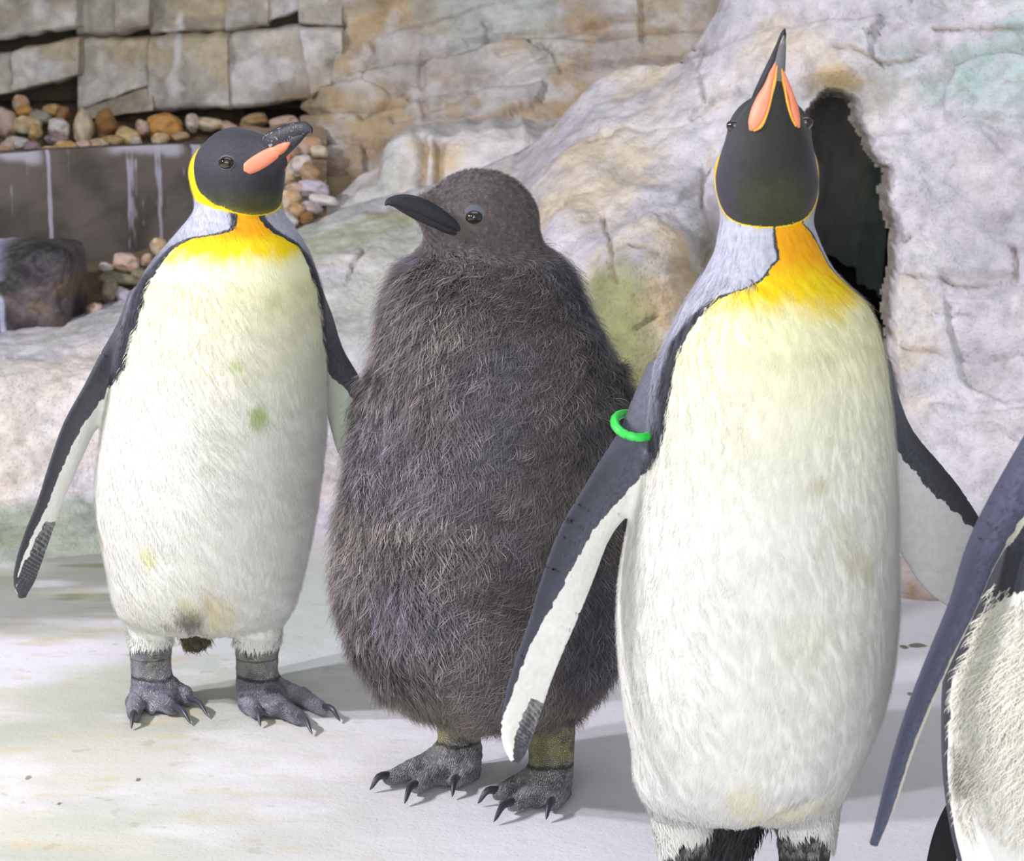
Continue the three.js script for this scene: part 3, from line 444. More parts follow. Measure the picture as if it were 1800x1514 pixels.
{
  const a = deep(-330, 288, 5.66), b = deep(520, 236, 6.40), h = 0.72, L = Math.hypot(b[0] - a[0], b[2] - a[2]), y1 = (a[1] + b[1]) / 2;
  const stainT = tex(1024, (u, v) => {
    const x = u * L, y = v * h, n = fbm(x * 9, y * 9, 3, 4); let c = mix(C(128, 118, 112), C(98, 90, 84), sm(-0.3, 0.3, n)); c = mix(c, C(160, 152, 150), 0.35 * sm(0.1, 0.4, fbm(x * 3, y * 3, 8, 3)));
    c = mix(c, C(74, 66, 58), 0.5 * sm(0.0, 0.3, fbm(x * 3 + 5, y * 1.2, 4, 3)) * sm(0.4, 0.6, u));
    const w = fbm(x * 70, y * 1.6, 5, 3) + 0.12 * noise(x * 160, y * 40, 2); c = mix(c, C(206, 202, 224), 0.95 * sm(0.17, 0.34, w) * sm(0.25 + 0.5 * hash(Math.floor(x * 40), 1, 1), 0.9, v + 0.35 * noise(x * 30, 3, 3)) * (0.45 + 0.55 * sm(0.3, 0.45, u)));
    c = mix(c, C(214, 210, 228), 0.85 * sm(0.955, 0.985, v + 0.02 * noise(x * 40, 1, 1)) * sm(-0.1, 0.3, fbm(x * 10, 1, 2, 3)));
    return c.map((q) => Math.pow(clamp(q), 1 / 2.2));
  }, true);
  const g = bar(a, b, h, 0.07, 90, 50, 0.006), m = mesh('retaining_slab', g, new THREE.MeshStandardMaterial({ map: stainT, roughness: 0.75, bumpMap: grainB, bumpScale: 0.004 }));
  m.position.set((a[0] + b[0]) / 2, y1 - h / 2, (a[2] + b[2]) / 2 - 0.02); m.rotation.y = Math.atan2(-(b[2] - a[2]), b[0] - a[0]); m.rotation.z = 0;
  tag(m, 'brown grey concrete slab with white drips holding back the pebbles', 'slab');
}
{
  const q = deep(6, 532, 5.54), g = new THREE.BoxGeometry(0.36, 0.28, 0.2, 90, 70, 40), p = g.attributes.position, col = [];
  for (let i = 0; i < p.count; i++) { const a = [p.getX(i) / 0.18, p.getY(i) / 0.14, p.getZ(i) / 0.10], k = Math.pow(a.reduce((s, v) => s + Math.pow(Math.abs(v), 7), 0), -1 / 7) * 1.0; p.setXYZ(i, a[0] * k * 0.18, a[1] * k * 0.14, a[2] * k * 0.10); }
  for (let i = 0; i < p.count; i++) {
    const x = p.getX(i), y = p.getY(i), z = p.getZ(i), n = 0.02 * fbm(x * 9, y * 9, z * 9, 4) + 0.006 * fbm(x * 40, y * 40, z * 40, 3); p.setXYZ(i, x + n + (x > 0 ? -0.03 * (0.15 - y) * 0.3 : 0), y + n, z + n * 1.6);
    let c = mix(C(48, 42, 54), C(98, 86, 88), sm(-0.25, 0.25, fbm(x * 14, y * 14, z * 14, 4))); c = mix(c, C(112, 90, 62), 0.6 * sm(0.15, 0.4, fbm(x * 18, y * 20, 4, 4))); c = mix(c, C(46, 56, 50), 0.6 * sm(0.1, 0.4, fbm(x * 8, y * 8, 9, 3)));
    const dr = (cx, w, top, bot) => sm(w, w * 0.3, Math.abs(x - cx + 0.01 * noise(y * 18, cx * 9, 1))) * sm(bot - 0.02, bot, y) * sm(top + 0.01, top - 0.01, y);
    c = mix(c, C(196, 196, 226), 0.85 * Math.max(dr(-0.045, 0.012, 0.14, -0.15), dr(0.03, 0.01, 0.03, -0.06), sm(0.02, 0.3, fbm(x * 30, y * 16, 3, 3) + 0.5 * sm(0.06, 0.15, y) - 0.25) * sm(0.06, -0.02, x)));
    col.push(...c);
  }
  g.setAttribute('color', new THREE.Float32BufferAttribute(col, 3)); g.computeVertexNormals();
  const m = mesh('rock', g, new THREE.MeshStandardMaterial({ vertexColors: true, roughness: 0.5, bumpMap: grainB, bumpScale: 0.004 })); m.position.set(...q); m.rotation.y = -0.12;
  tag(m, 'dark wet rock streaked with white droppings in front of the stained slab', 'rock');
}
{ // a low rock at the foot of the wall on the right
  const q = deep(1622, 1022, 4.46), g = blobGeo(31.7), m = mesh('rock', g, new THREE.MeshStandardMaterial({ color: new THREE.Color(...C(226, 208, 204)), vertexColors: true, roughness: 0.9, bumpMap: grainB, bumpScale: 0.006 }));
  m.position.set(q[0], 0.012, q[2]); m.scale.set(0.085, 0.062, 0.06); m.rotation.y = 0.4; tag(m, 'low pinkish rock on the floor, seen between the tall penguin and its right-hand flipper', 'rock');
}
// ---------------------------------------------------------------- bodies: one smooth distance field each, meshed with surface nets
const len3 = (x, y, z) => Math.sqrt(x * x + y * y + z * z);
function sphere(c, r) { return (x, y, z) => len3(x - c[0], y - c[1], z - c[2]) - r; }
function cone(a, b, r1, r2) { // rounded cone from a (r1) to b (r2)
  const bx = b[0] - a[0], by = b[1] - a[1], bz = b[2] - a[2], l2 = bx * bx + by * by + bz * bz;
  return (x, y, z) => { const px = x - a[0], py = y - a[1], pz = z - a[2], h = clamp((px * bx + py * by + pz * bz) / l2); return len3(px - bx * h, py - by * h, pz - bz * h) - (r1 + (r2 - r1) * h); };
}
function ellipsoid(c, r, X = [1, 0, 0], Y = [0, 1, 0], Z = [0, 0, 1]) {
  return (x, y, z) => {
    x -= c[0]; y -= c[1]; z -= c[2]; const u = (x * X[0] + y * X[1] + z * X[2]), v = (x * Y[0] + y * Y[1] + z * Y[2]), w = (x * Z[0] + y * Z[1] + z * Z[2]);
    const k0 = len3(u / r[0], v / r[1], w / r[2]), k1 = len3(u / (r[0] * r[0]), v / (r[1] * r[1]), w / (r[2] * r[2])); return k1 < 1e-9 ? -Math.min(...r) : k0 * (k0 - 1) / k1;
  };
}
const ell2 = (u, v, a, b) => { const k0 = Math.hypot(u / a, v / b), k1 = Math.hypot(u / (a * a), v / (b * b)); return k1 < 1e-9 ? -Math.min(a, b) : k0 * (k0 - 1) / k1; };
const smin = (a, b, k) => { const h = Math.max(k - Math.abs(a - b), 0) / k; return Math.min(a, b) - h * h * k * 0.25; };
// trunk: rows [py, left px, right px, half depth m, forward m] in the upright plane at distance Z
function trunk(rows, Z, pad = 0) {
  const R = rows.map(([py, l, r, b, f = 0]) => { const L = at(l, py, Z - f * 0.7), Q = at(r, py, Z - f * 0.7); return [L[1], (L[0] + Q[0]) / 2, Math.max(0.004, (Q[0] - L[0]) / 2 - pad), Math.max(0.004, b - pad), -Z + f]; }).sort((a, b) => a[0] - b[0]);
  const f = curve(R), y0 = R[0][0], y1 = R[R.length - 1][0], N = 600, lut = []; for (let i = 0; i <= N; i++) lut.push(f(lerp(y0, y1, i / N)));
  const get = (y) => { const t = clamp((y - y0) / (y1 - y0)) * N, i = Math.min(N - 1, Math.floor(t)), k = t - i, A = lut[i], B = lut[i + 1]; return [lerp(A[0], B[0], k), lerp(A[1], B[1], k), lerp(A[2], B[2], k), lerp(A[3], B[3], k)]; };
  const d = (x, y, z) => { const [cx, a, b, cz] = get(y), q = ell2(x - cx, z - cz, a, b), dy = Math.max(y0 - y, y - y1, 0); return dy > 0 ? Math.hypot(Math.max(q, 0), dy) : q; };
  return { d, get, angle: (p) => { const [cx, a, b, cz] = get(p[1]); return Math.atan2((p[0] - cx) / a, (p[2] - cz) / b) * 180 / Math.PI; } };
}
// flipper: stations [outer px, py, inner px, py, outer forward, inner forward, half thickness]
function flipper(st, Z) {
  const S = st.map(([ox, oy, ix, iy, zo, zi, t]) => { const o = at(ox, oy, Z - zo), i = at(ix, iy, Z - zi); return [o, i, t]; });
  const f = curve(S.map(([o, i, t], k) => [k, ...o, ...i, t])), n = (st.length - 1) * 3, fr = [];
  for (let k = 0; k <= n; k++) { const q = f(k / n * (st.length - 1)), o = V(q.slice(0, 3)), i = V(q.slice(3, 6)); fr.push({ c: o.clone().add(i).multiplyScalar(0.5), W: o.clone().sub(i), t: q[6] }); }
  fr.forEach((a, k) => { const T = fr[Math.min(n, k + 1)].c.clone().sub(fr[Math.max(0, k - 1)].c).normalize(); a.W.addScaledVector(T, -a.W.dot(T)); a.w = Math.max(0.006, a.W.length() / 2); a.W.normalize(); a.N = new THREE.Vector3().crossVectors(a.W, T).normalize(); if (a.N.z < 0) a.N.negate(); a.T = T; });
  const mid = new THREE.Vector3(); fr.forEach((a) => mid.addScaledVector(a.c, 1 / fr.length)); const rad = Math.max(...fr.map((a) => a.c.distanceTo(mid) + a.w)) + 0.01;
  const info = {};
  const d = (x, y, z, want) => {
    const far = len3(x - mid.x, y - mid.y, z - mid.z) - rad; if (far > 0.09 && !want) return far;
    let best = 1e9;
    for (let k = 0; k < n; k++) {
      const A = fr[k], B = fr[k + 1], bx = B.c.x - A.c.x, by = B.c.y - A.c.y, bz = B.c.z - A.c.z; let px = x - A.c.x, py = y - A.c.y, pz = z - A.c.z; const h = clamp((px * bx + py * by + pz * bz) / (bx * bx + by * by + bz * bz));
      px -= bx * h; py -= by * h; pz -= bz * h; const wx = lerp(A.W.x, B.W.x, h), wy = lerp(A.W.y, B.W.y, h), wz = lerp(A.W.z, B.W.z, h), nx = lerp(A.N.x, B.N.x, h), ny = lerp(A.N.y, B.N.y, h), nz = lerp(A.N.z, B.N.z, h);
      const u = px * wx + py * wy + pz * wz, v = px * nx + py * ny + pz * nz, w = lerp(A.w, B.w, h), t = lerp(A.t, B.t, h), r2 = px * px + py * py + pz * pz, a = Math.sqrt(Math.max(0, r2 - u * u - v * v)), q = ell2(u, v, w, t), e = (h === 0 || h === 1) && a > 1e-4 ? Math.hypot(Math.max(q, 0), a) + Math.min(q, 0) * 0 : q;
      if (e < best) { best = e; if (want) { want.t = (k + h) / n; want.u = u / w; want.v = v / t; } }
    }
    return best;
  };
  return { d, look: (p) => { const w = {}; d(p[0], p[1], p[2], w); return w; } };
}
// a webbed foot on the floor: ankle, shank, three toes [base, middle, end]
function footField(top, ankle, rTop, rAnkle, toes) {
  const parts = [[cone(top, ankle, rTop, rAnkle), 0.02]], mids = toes.map((t) => t[1]), c = [0, 1, 2].map((i) => (mids.reduce((a, m) => a + m[i], 0) + ankle[i]) / 4);
  parts.push([ellipsoid([lerp(c[0], ankle[0], 0.35), 0.022, lerp(c[2], ankle[2], 0.35)], [0.034, 0.021, 0.036]), 0.018]);
  for (const [a, m, e] of toes) { parts.push([cone([ankle[0] * 0.4 + a[0] * 0.6, 0.024, ankle[2] * 0.4 + a[2] * 0.6], m, 0.0172, 0.0148), 0.009], [cone(m, e, 0.0148, 0.0108), 0.004]); }
  for (let i = 0; i < 2; i++) { const [, m, e] = toes[i], [, m2, e2] = toes[i + 1], w = [0, 1, 2].map((k) => (m[k] + m2[k]) / 2), w2 = [0, 1, 2].map((k) => (e[k] + e2[k]) / 2 * 0.45 + w[k] * 0.55); w[1] = 0.006; w2[1] = 0.004; parts.push([cone([lerp(w[0], ankle[0], 0.35), 0.012, lerp(w[2], ankle[2], 0.35)], w2, 0.010, 0.005), 0.010]); }
  return (x, y, z) => { let d = 1e9; for (const [f, k] of parts) { const e = f(x, y, z); d = d > 1e8 ? e : smin(d, e, k); } const s = 0.0011 * Math.sin(x * 330) * Math.sin(y * 300 + x * 60) * Math.sin(z * 310); return Math.max(d, -y + 0.0005) + (Math.abs(d) < 0.01 ? s : 0); };
}
function surfaceNets(f, lo, hi, h, lip = 1.6) {
  const n = [0, 1, 2].map((i) => Math.ceil((hi[i] - lo[i]) / h / 8) * 8), [nx, ny, nz] = n, sx = nx + 1, sxy = sx * (ny + 1);
  const val = new Float32Array(sxy * (nz + 1)).fill(NaN), cellV = new Int32Array(nx * ny * nz).fill(-1), blocks = [];
  for (let k = 0; k < nz; k += 8) for (let j = 0; j < ny; j += 8) for (let i = 0; i < nx; i += 8) if (Math.abs(f(lo[0] + (i + 4) * h, lo[1] + (j + 4) * h, lo[2] + (k + 4) * h)) < 7.8 * h * lip) blocks.push([i, j, k]);
  const pos = [], cells = [];
  for (const [I, J, K] of blocks) for (let k = K; k <= K + 8; k++) for (let j = J; j <= J + 8; j++) for (let i = I; i <= I + 8; i++) { const o = k * sxy + j * sx + i; if (val[o] !== val[o]) val[o] = f(lo[0] + i * h, lo[1] + j * h, lo[2] + k * h); }
  const co = [0, 1, sx, sx + 1, sxy, sxy + 1, sxy + sx, sxy + sx + 1], ed = [[0, 1], [0, 2], [0, 4], [1, 3], [1, 5], [2, 3], [2, 6], [3, 7], [4, 5], [4, 6], [5, 7], [6, 7]];
  for (const [I, J, K] of blocks) for (let k = K; k < K + 8; k++) for (let j = J; j < J + 8; j++) for (let i = I; i < I + 8; i++) {
    const o = k * sxy + j * sx + i; let m = 0; for (let c = 0; c < 8; c++) if (val[o + co[c]] < 0) m |= 1 << c;
    if (m === 0 || m === 255) continue;
    let X = 0, Y = 0, Z = 0, q = 0;
    for (const [a, b] of ed) { const sa = m >> a & 1, sb = m >> b & 1; if (sa === sb) continue; const va = val[o + co[a]], vb = val[o + co[b]], t = va / (va - vb); X += lerp(a & 1, b & 1, t); Y += lerp(a >> 1 & 1, b >> 1 & 1, t); Z += lerp(a >> 2, b >> 2, t); q++; }
    cellV[(k * ny + j) * nx + i] = pos.length / 3; cells.push(i, j, k); pos.push(lo[0] + (i + X / q) * h, lo[1] + (j + Y / q) * h, lo[2] + (k + Z / q) * h);
  }
  const idx = [], cv = (i, j, k) => cellV[(k * ny + j) * nx + i], quad = (a, b, c, d, flip) => { if (a < 0 || b < 0 || c < 0 || d < 0) return; if (flip) idx.push(a, c, b, a, d, c); else idx.push(a, b, c, a, c, d); };
  for (let v = 0; v < cells.length; v += 3) {
    const i = cells[v], j = cells[v + 1], k = cells[v + 2], o = k * sxy + j * sx + i, s = val[o] < 0;
    if (j && k && (val[o + 1] < 0) !== s) quad(cv(i, j, k), cv(i, j - 1, k), cv(i, j - 1, k - 1), cv(i, j, k - 1), !s);
    if (i && k && (val[o + sx] < 0) !== s) quad(cv(i, j, k), cv(i, j, k - 1), cv(i - 1, j, k - 1), cv(i - 1, j, k), !s);
    if (i && j && (val[o + sxy] < 0) !== s) quad(cv(i, j, k), cv(i - 1, j, k), cv(i - 1, j - 1, k), cv(i, j - 1, k), !s);
  }
  return { pos, idx };
}
function gradient(f, x, y, z, e) { const gx = f(x + e, y, z) - f(x - e, y, z), gy = f(x, y + e, z) - f(x, y - e, z), gz = f(x, y, z + e) - f(x, y, z - e), l = len3(gx, gy, gz) || 1; return [gx / l, gy / l, gz / l, l / (2 * e)]; }
// mesh the field; split edges whose ends differ in colour, so that markings come out sharp; group 1 = bare skin
function skinned(f, lo, hi, h, colorOf, isSkin, base, { levels = 2, eps = 0.09, uvOf } = {}) {
  const net = surfaceNets(f, lo, hi, h), pos = net.pos, col = []; let idx = net.idx;
  const settle = (v) => { for (let it = 0; it < 2; it++) { const x = pos[v], y = pos[v + 1], z = pos[v + 2], d = f(x, y, z), g = gradient(f, x, y, z, h * 0.4), s = clamp(d / Math.max(0.3, g[3]), -h * 0.6, h * 0.6); pos[v] -= g[0] * s; pos[v + 1] -= g[1] * s; pos[v + 2] -= g[2] * s; } };
  for (let v = 0; v < pos.length; v += 3) { settle(v); col.push(...colorOf([pos[v], pos[v + 1], pos[v + 2]])); }
  const diff = (a, b) => Math.abs(Math.sqrt(col[a * 3]) - Math.sqrt(col[b * 3])) + Math.abs(Math.sqrt(col[a * 3 + 1]) - Math.sqrt(col[b * 3 + 1])) + Math.abs(Math.sqrt(col[a * 3 + 2]) - Math.sqrt(col[b * 3 + 2]));
  for (let L = 0; L < levels; L++) {
    const made = new Map(), out = [], cut = (a, b) => { if (diff(a, b) < eps) return -1; const key = a < b ? a * 4194304 + b : b * 4194304 + a; let m = made.get(key); if (m === undefined) { m = pos.length / 3; for (let c = 0; c < 3; c++) pos.push((pos[a * 3 + c] + pos[b * 3 + c]) / 2); col.push(...colorOf([pos[m * 3], pos[m * 3 + 1], pos[m * 3 + 2]])); made.set(key, m); } return m; };
    for (let t = 0; t < idx.length; t += 3) {
      const a = idx[t], b = idx[t + 1], c = idx[t + 2], ab = cut(a, b), bc = cut(b, c), ca = cut(c, a), n = (ab >= 0) + (bc >= 0) + (ca >= 0);
      if (!n) out.push(a, b, c); else if (n === 3) out.push(a, ab, ca, ab, b, bc, ca, bc, c, ab, bc, ca);
      else if (n === 1) { if (ab >= 0) out.push(a, ab, c, ab, b, c); else if (bc >= 0) out.push(a, b, bc, a, bc, c); else out.push(a, b, ca, ca, b, c); }
      else if (ab < 0) out.push(a, b, bc, a, bc, ca, ca, bc, c); else if (bc < 0) out.push(a, ab, ca, ab, b, c, ab, c, ca); else out.push(a, ab, c, ab, b, bc, ab, bc, c);
    }
    idx = out;
  }
  const n = pos.length / 3, nor = new Float32Array(n * 3), uv = new Float32Array(n * 2), P = new Float32Array(n * 3);
  for (let v = 0; v < n; v++) { const x = pos[v * 3], y = pos[v * 3 + 1], z = pos[v * 3 + 2], g = gradient(f, x, y, z, h * 0.55); nor.set(g.slice(0, 3), v * 3); uv.set(uvOf ? uvOf([x, y, z]) : [x, y], v * 2); P.set([x - base[0], y - base[1], z - base[2]], v * 3); }
  const A = [], B = []; for (let t = 0; t < idx.length; t += 3) { const p = [0, 1, 2].map((c) => (pos[idx[t] * 3 + c] + pos[idx[t + 1] * 3 + c] + pos[idx[t + 2] * 3 + c]) / 3); (isSkin(p) ? B : A).push(idx[t], idx[t + 1], idx[t + 2]); }
  const g = new THREE.BufferGeometry(); g.setAttribute('position', new THREE.BufferAttribute(P, 3)); g.setAttribute('normal', new THREE.BufferAttribute(nor, 3)); g.setAttribute('uv', new THREE.BufferAttribute(uv, 2)); g.setAttribute('color', new THREE.Float32BufferAttribute(col, 3)); g.setIndex([...[A, B].flatMap((q) => [q]).reduce((a, q) => { for (const v of q) a.push(v); return a; }, [])]); g.addGroup(0, A.length, 0); g.addGroup(A.length, B.length, 1);
  return g;
}
// where a sight line first meets a body, and the outward normal there
function meet(f, px, py, Z0, Z1) { const r = sight(px, py); let t = Z0 / -r[2]; const t1 = Z1 / -r[2]; while (t < t1) { const d = f(r[0] * t, EYE + r[1] * t, r[2] * t); if (d < 0.0004) break; t += Math.max(0.0004, d * 0.6); } const p = [r[0] * t, EYE + r[1] * t, r[2] * t]; return { p, n: gradient(f, ...p, 0.002).slice(0, 3) }; }
// ---------------------------------------------------------------- plumage and skin
const streak = (s, dens) => (u, v) => { // short overlapping feather strokes running down
  let a = 0; const w = 0.03 * pnoise(u * 6, v * 6, 6, s); for (let o = 0; o < 3; o++) { const k = dens * (1 << o); a += pnoise((u + w) * k * 2, v * k * 0.4, [k * 2, Math.round(k * 0.4)], s + o) / (1.4 + o); } return a;
};
const st1 = streak(3, 20);
const featherMap = tex(512, (u, v) => 0.97 + 0.03 * st1(u, v) , false, 1 / 0.08);
const featherBump = tex(512, (u, v) => 0.5 + 0.28 * st1(u, v), false, 1 / 0.08);
const darkMap = featherMap;
const scaleBump = tex(256, (u, v) => { const [a, b] = worley(u * 24, v * 24, 24, 5); return sm(0.02, 0.4, b - a); }, false, 1 / 0.06);
const scaleMap = tex(256, (u, v) => { const [a, b] = worley(u * 24, v * 24, 24, 5); return 0.62 + 0.36 * sm(0.0, 0.3, b - a) + 0.06 * pnoise(u * 20, v * 20, 20, 8); }, false, 1 / 0.06);
const plumage = new THREE.MeshPhysicalMaterial({ vertexColors: true, roughness: 0.78, map: featherMap, bumpMap: featherBump, bumpScale: 0.0004, sheen: 0.25, sheenRoughness: 0.6, sheenColor: new THREE.Color(0.8, 0.8, 0.9) });
const bareSkin = new THREE.MeshStandardMaterial({ vertexColors: true, roughness: 0.55, map: scaleMap, bumpMap: scaleBump, bumpScale: 0.003 });
const hornMat = new THREE.MeshStandardMaterial({ color: new THREE.Color(...C(50, 50, 58)), roughness: 0.38, bumpMap: grainB, bumpScale: 0.001 });
const speckT = tex(128, (u, v) => { const s = pnoise(u * 32, v * 64, [32, 64], 4) + 0.6 * pnoise(u * 12, v * 20, [12, 20], 5), k = sm(0.55, 0.95, s); return [0.2 + 0.4 * k, 0.2 + 0.4 * k, 0.235 + 0.4 * k]; }, true);
const dustyHorn = new THREE.MeshStandardMaterial({ map: speckT, roughness: 0.5, bumpMap: grainB, bumpScale: 0.001 });
const clawMat = new THREE.MeshStandardMaterial({ color: new THREE.Color(...C(66, 66, 78)), roughness: 0.32 });
const plateMat = new THREE.MeshPhysicalMaterial({ color: new THREE.Color(...C(240, 142, 112)), roughness: 0.5, clearcoat: 0.12 });
const plateRim = new THREE.MeshPhysicalMaterial({ color: new THREE.Color(...C(244, 176, 70)), roughness: 0.4, clearcoat: 0.3 });
const eyeMat = new THREE.MeshPhysicalMaterial({ color: new THREE.Color(...C(44, 32, 30)), roughness: 0.12, clearcoat: 1 });
const pupilMat = new THREE.MeshPhysicalMaterial({ color: new THREE.Color(0.006, 0.005, 0.005), roughness: 0.08, clearcoat: 1 });
const tailMat = new THREE.MeshStandardMaterial({ color: new THREE.Color(...C(58, 58, 62)), roughness: 0.85, bumpMap: featherBump, bumpScale: 0.002 });

function shift(g, b) { g.translate(-b[0], -b[1], -b[2]); return g; }
const px2m = (Z) => Z / F / 0.975; // a photograph pixel at distance Z
function lidGeo(p, n, rx, ry, rz, spin = 0) { const g = new THREE.SphereGeometry(1, 24, 16); g.scale(rx, ry, rz); g.rotateZ(spin); const q = new THREE.Quaternion().setFromUnitVectors(new THREE.Vector3(0, 0, 1), V(n)); g.applyQuaternion(q); g.translate(...p); return g; }
function addEye(grp, base, f, px, py, Z, r, lid, lidK = 1.35, up = 0) {
  const { p, n } = meet(f, px, py, Z - 0.35, Z + 0.3), c = [0, 1, 2].map((k) => p[k] - n[k] * r * 0.24);
  if (lid) mesh('eyelid', shift(lidGeo([p[0] - n[0] * r * 0.25, p[1] - n[1] * r * 0.25 + up, p[2] - n[2] * r * 0.25], n, r * lidK, r * lidK * 0.88, r * 0.26), base), lid, grp);
  const e = mesh('eye', shift(lidGeo(c, n, r, r * 0.78, r), base), eyeMat, grp);
  mesh('pupil', shift(lidGeo([0, 1, 2].map((k) => c[k] + n[k] * r * 0.66), n, r * 0.5, r * 0.5, r * 0.37), base), pupilMat, e);
}
function clawGeo(a, b, r) { // from the toe end down to the floor
  const m = [lerp(a[0], b[0], 0.55), Math.max(a[1], b[1]) + 0.003, lerp(a[2], b[2], 0.55)], n = [0, 1, 0];
  return loft([{ c: a, w: r * 0.5, t: r * 0.5, n }, { c: [lerp(a[0], b[0], 0.06), a[1] + 0.0012, lerp(a[2], b[2], 0.06)], w: r, t: r, n }, { c: m, w: r * 0.82, t: r * 0.85, n }, { c: [lerp(a[0], b[0], 0.88), lerp(a[1], b[1], 0.7), lerp(a[2], b[2], 0.88)], w: r * 0.42, t: r * 0.45, n }, { c: b, w: 0.0006, t: 0.0006, n }], 10, 3);
}
// toes measured in the photograph: [base px, py, middle px, py, end px, py, claw px, py]
function toeSet(list) { return list.map(([a, b, c, d, e, g, h, k]) => ({ bones: [gp(a, b, 0.02), gp(c, d, 0.014), gp(e, g, 0.0105)], claw: gp(h, k, 0.002) })); }
// straight ragged feathers that stick out: a strip bent a little, for cuffs, tails and moult
function ribbon(wig, n, w0, sd, side = 0, lo = 0.4, hi = 1.2) {
  const pos = [], idx = [], nor = [], col = [], uv = [];
  for (let i = 0; i <= n; i++) { const t = i / n, w = w0 * Math.pow(1 - t, 0.7) * (0.65 + 0.5 * Math.min(1, t * 4)) + 0.002, x = side + wig * Math.sin(t * 4.2 + sd) * t + 0.1 * wig * Math.sin(t * 11 + sd * 3), z = 0.24 * Math.sin(t * 2.4) + 0.06 * wig * Math.sin(t * 7 + sd); for (const s of [-1, 1]) { pos.push(x + s * w, t * (1 - 0.25 * Math.abs(wig)), z); nor.push(s * 0.5, 0.1, 0.86); const b = lerp(lo, hi, t); col.push(b, b, b); uv.push(0.5 + s * 0.5, t); } }
  for (let i = 0; i < n; i++) { const a = i * 2; idx.push(a, a + 1, a + 2, a + 1, a + 3, a + 2); }
  const g = new THREE.BufferGeometry(); g.setAttribute('position', new THREE.Float32BufferAttribute(pos, 3)); g.setAttribute('normal', new THREE.Float32BufferAttribute(nor, 3)); g.setAttribute('color', new THREE.Float32BufferAttribute(col, 3)); g.setAttribute('uv', new THREE.Float32BufferAttribute(uv, 2)); g.setIndex(idx); return g;
}
function tuft(count, spread, wig, w0, sd, lo = 0.4, hi = 1.2) { const gs = []; for (let i = 0; i < count; i++) { const g = ribbon(wig * rr(-1, 1), 6, w0 * rr(0.7, 1.3), rr(0, 6), 0, lo, hi); g.rotateZ(rr(-0.35, 0.35)); g.rotateX(rr(-0.2, 0.25)); const s = rr(0.65, 1.1); g.scale(s, s, s); g.translate(rr(-spread, spread), rr(-spread, spread), rr(-0.03, 0.03)); gs.push(g); } return mergeGeometries(gs); }
// strew copies of a tuft over a body's surface
function strew(grp, name, tuftGeo, mat, geo, base, count, place, label) {
  const P = geo.attributes.position, N = geo.attributes.normal, ix = geo.index.array, T = ix.length / 3, cum = new Float32Array(T); let tot = 0;
  const a = new THREE.Vector3(), b = new THREE.Vector3(), c = new THREE.Vector3();
  for (let t = 0; t < T; t++) { a.fromBufferAttribute(P, ix[t * 3]); b.fromBufferAttribute(P, ix[t * 3 + 1]); c.fromBufferAttribute(P, ix[t * 3 + 2]); tot += b.sub(a).cross(c.sub(a)).length() / 2; cum[t] = tot; }
  const mats = [], cols = [], M = new THREE.Matrix4();
  for (let k = 0; k < count; k++) {
    const r = rnd() * tot; let lo = 0, hi = T - 1; while (lo < hi) { const m = (lo + hi) >> 1; if (cum[m] < r) lo = m + 1; else hi = m; }
    let u = rnd(), v = rnd(); if (u + v > 1) { u = 1 - u; v = 1 - v; }
    const q = [0, 1, 2].map((i) => ix[lo * 3 + i]), w = [1 - u - v, u, v], p = [0, 0, 0], n = [0, 0, 0];
    for (let i = 0; i < 3; i++) { p[0] += P.getX(q[i]) * w[i]; p[1] += P.getY(q[i]) * w[i]; p[2] += P.getZ(q[i]) * w[i]; n[0] += N.getX(q[i]) * w[i]; n[1] += N.getY(q[i]) * w[i]; n[2] += N.getZ(q[i]) * w[i]; }
    const s = place([p[0] + base[0], p[1] + base[1], p[2] + base[2]], n); if (!s) continue;
    // s: {dir, len, lift, color}
    const d = V(s.dir); const nn = V(n).normalize(); d.addScaledVector(nn, -d.dot(nn)); if (d.lengthSq() < 1e-8) continue; d.normalize(); d.multiplyScalar(Math.cos(s.lift)).addScaledVector(nn, Math.sin(s.lift)); const X = new THREE.Vector3().crossVectors(d, nn).normalize(), Zv = new THREE.Vector3().crossVectors(X, d);
    const L = s.len, K = s.wide ?? 1; M.makeBasis(X.multiplyScalar(L * K), d.multiplyScalar(L), Zv.multiplyScalar(L)); M.setPosition(p[0] - nn.x * 0.001, p[1] - nn.y * 0.001, p[2] - nn.z * 0.001); mats.push(M.clone()); cols.push(s.color);
  }
  const im = new THREE.InstancedMesh(tuftGeo, mat, mats.length); mats.forEach((m, i) => { im.setMatrixAt(i, m); im.setColorAt(i, new THREE.Color(...cols[i])); });
  im.name = numbered(name); im.userData.kind = 'stuff'; if (label) im.userData.label = label; im.castShadow = im.receiveShadow = true; grp.add(im); return im;
}
const downMat = new THREE.MeshStandardMaterial({ vertexColors: true, roughness: 0.6, side: THREE.DoubleSide });
const plumeMat = new THREE.MeshStandardMaterial({ vertexColors: true, roughness: 0.8, side: THREE.DoubleSide });

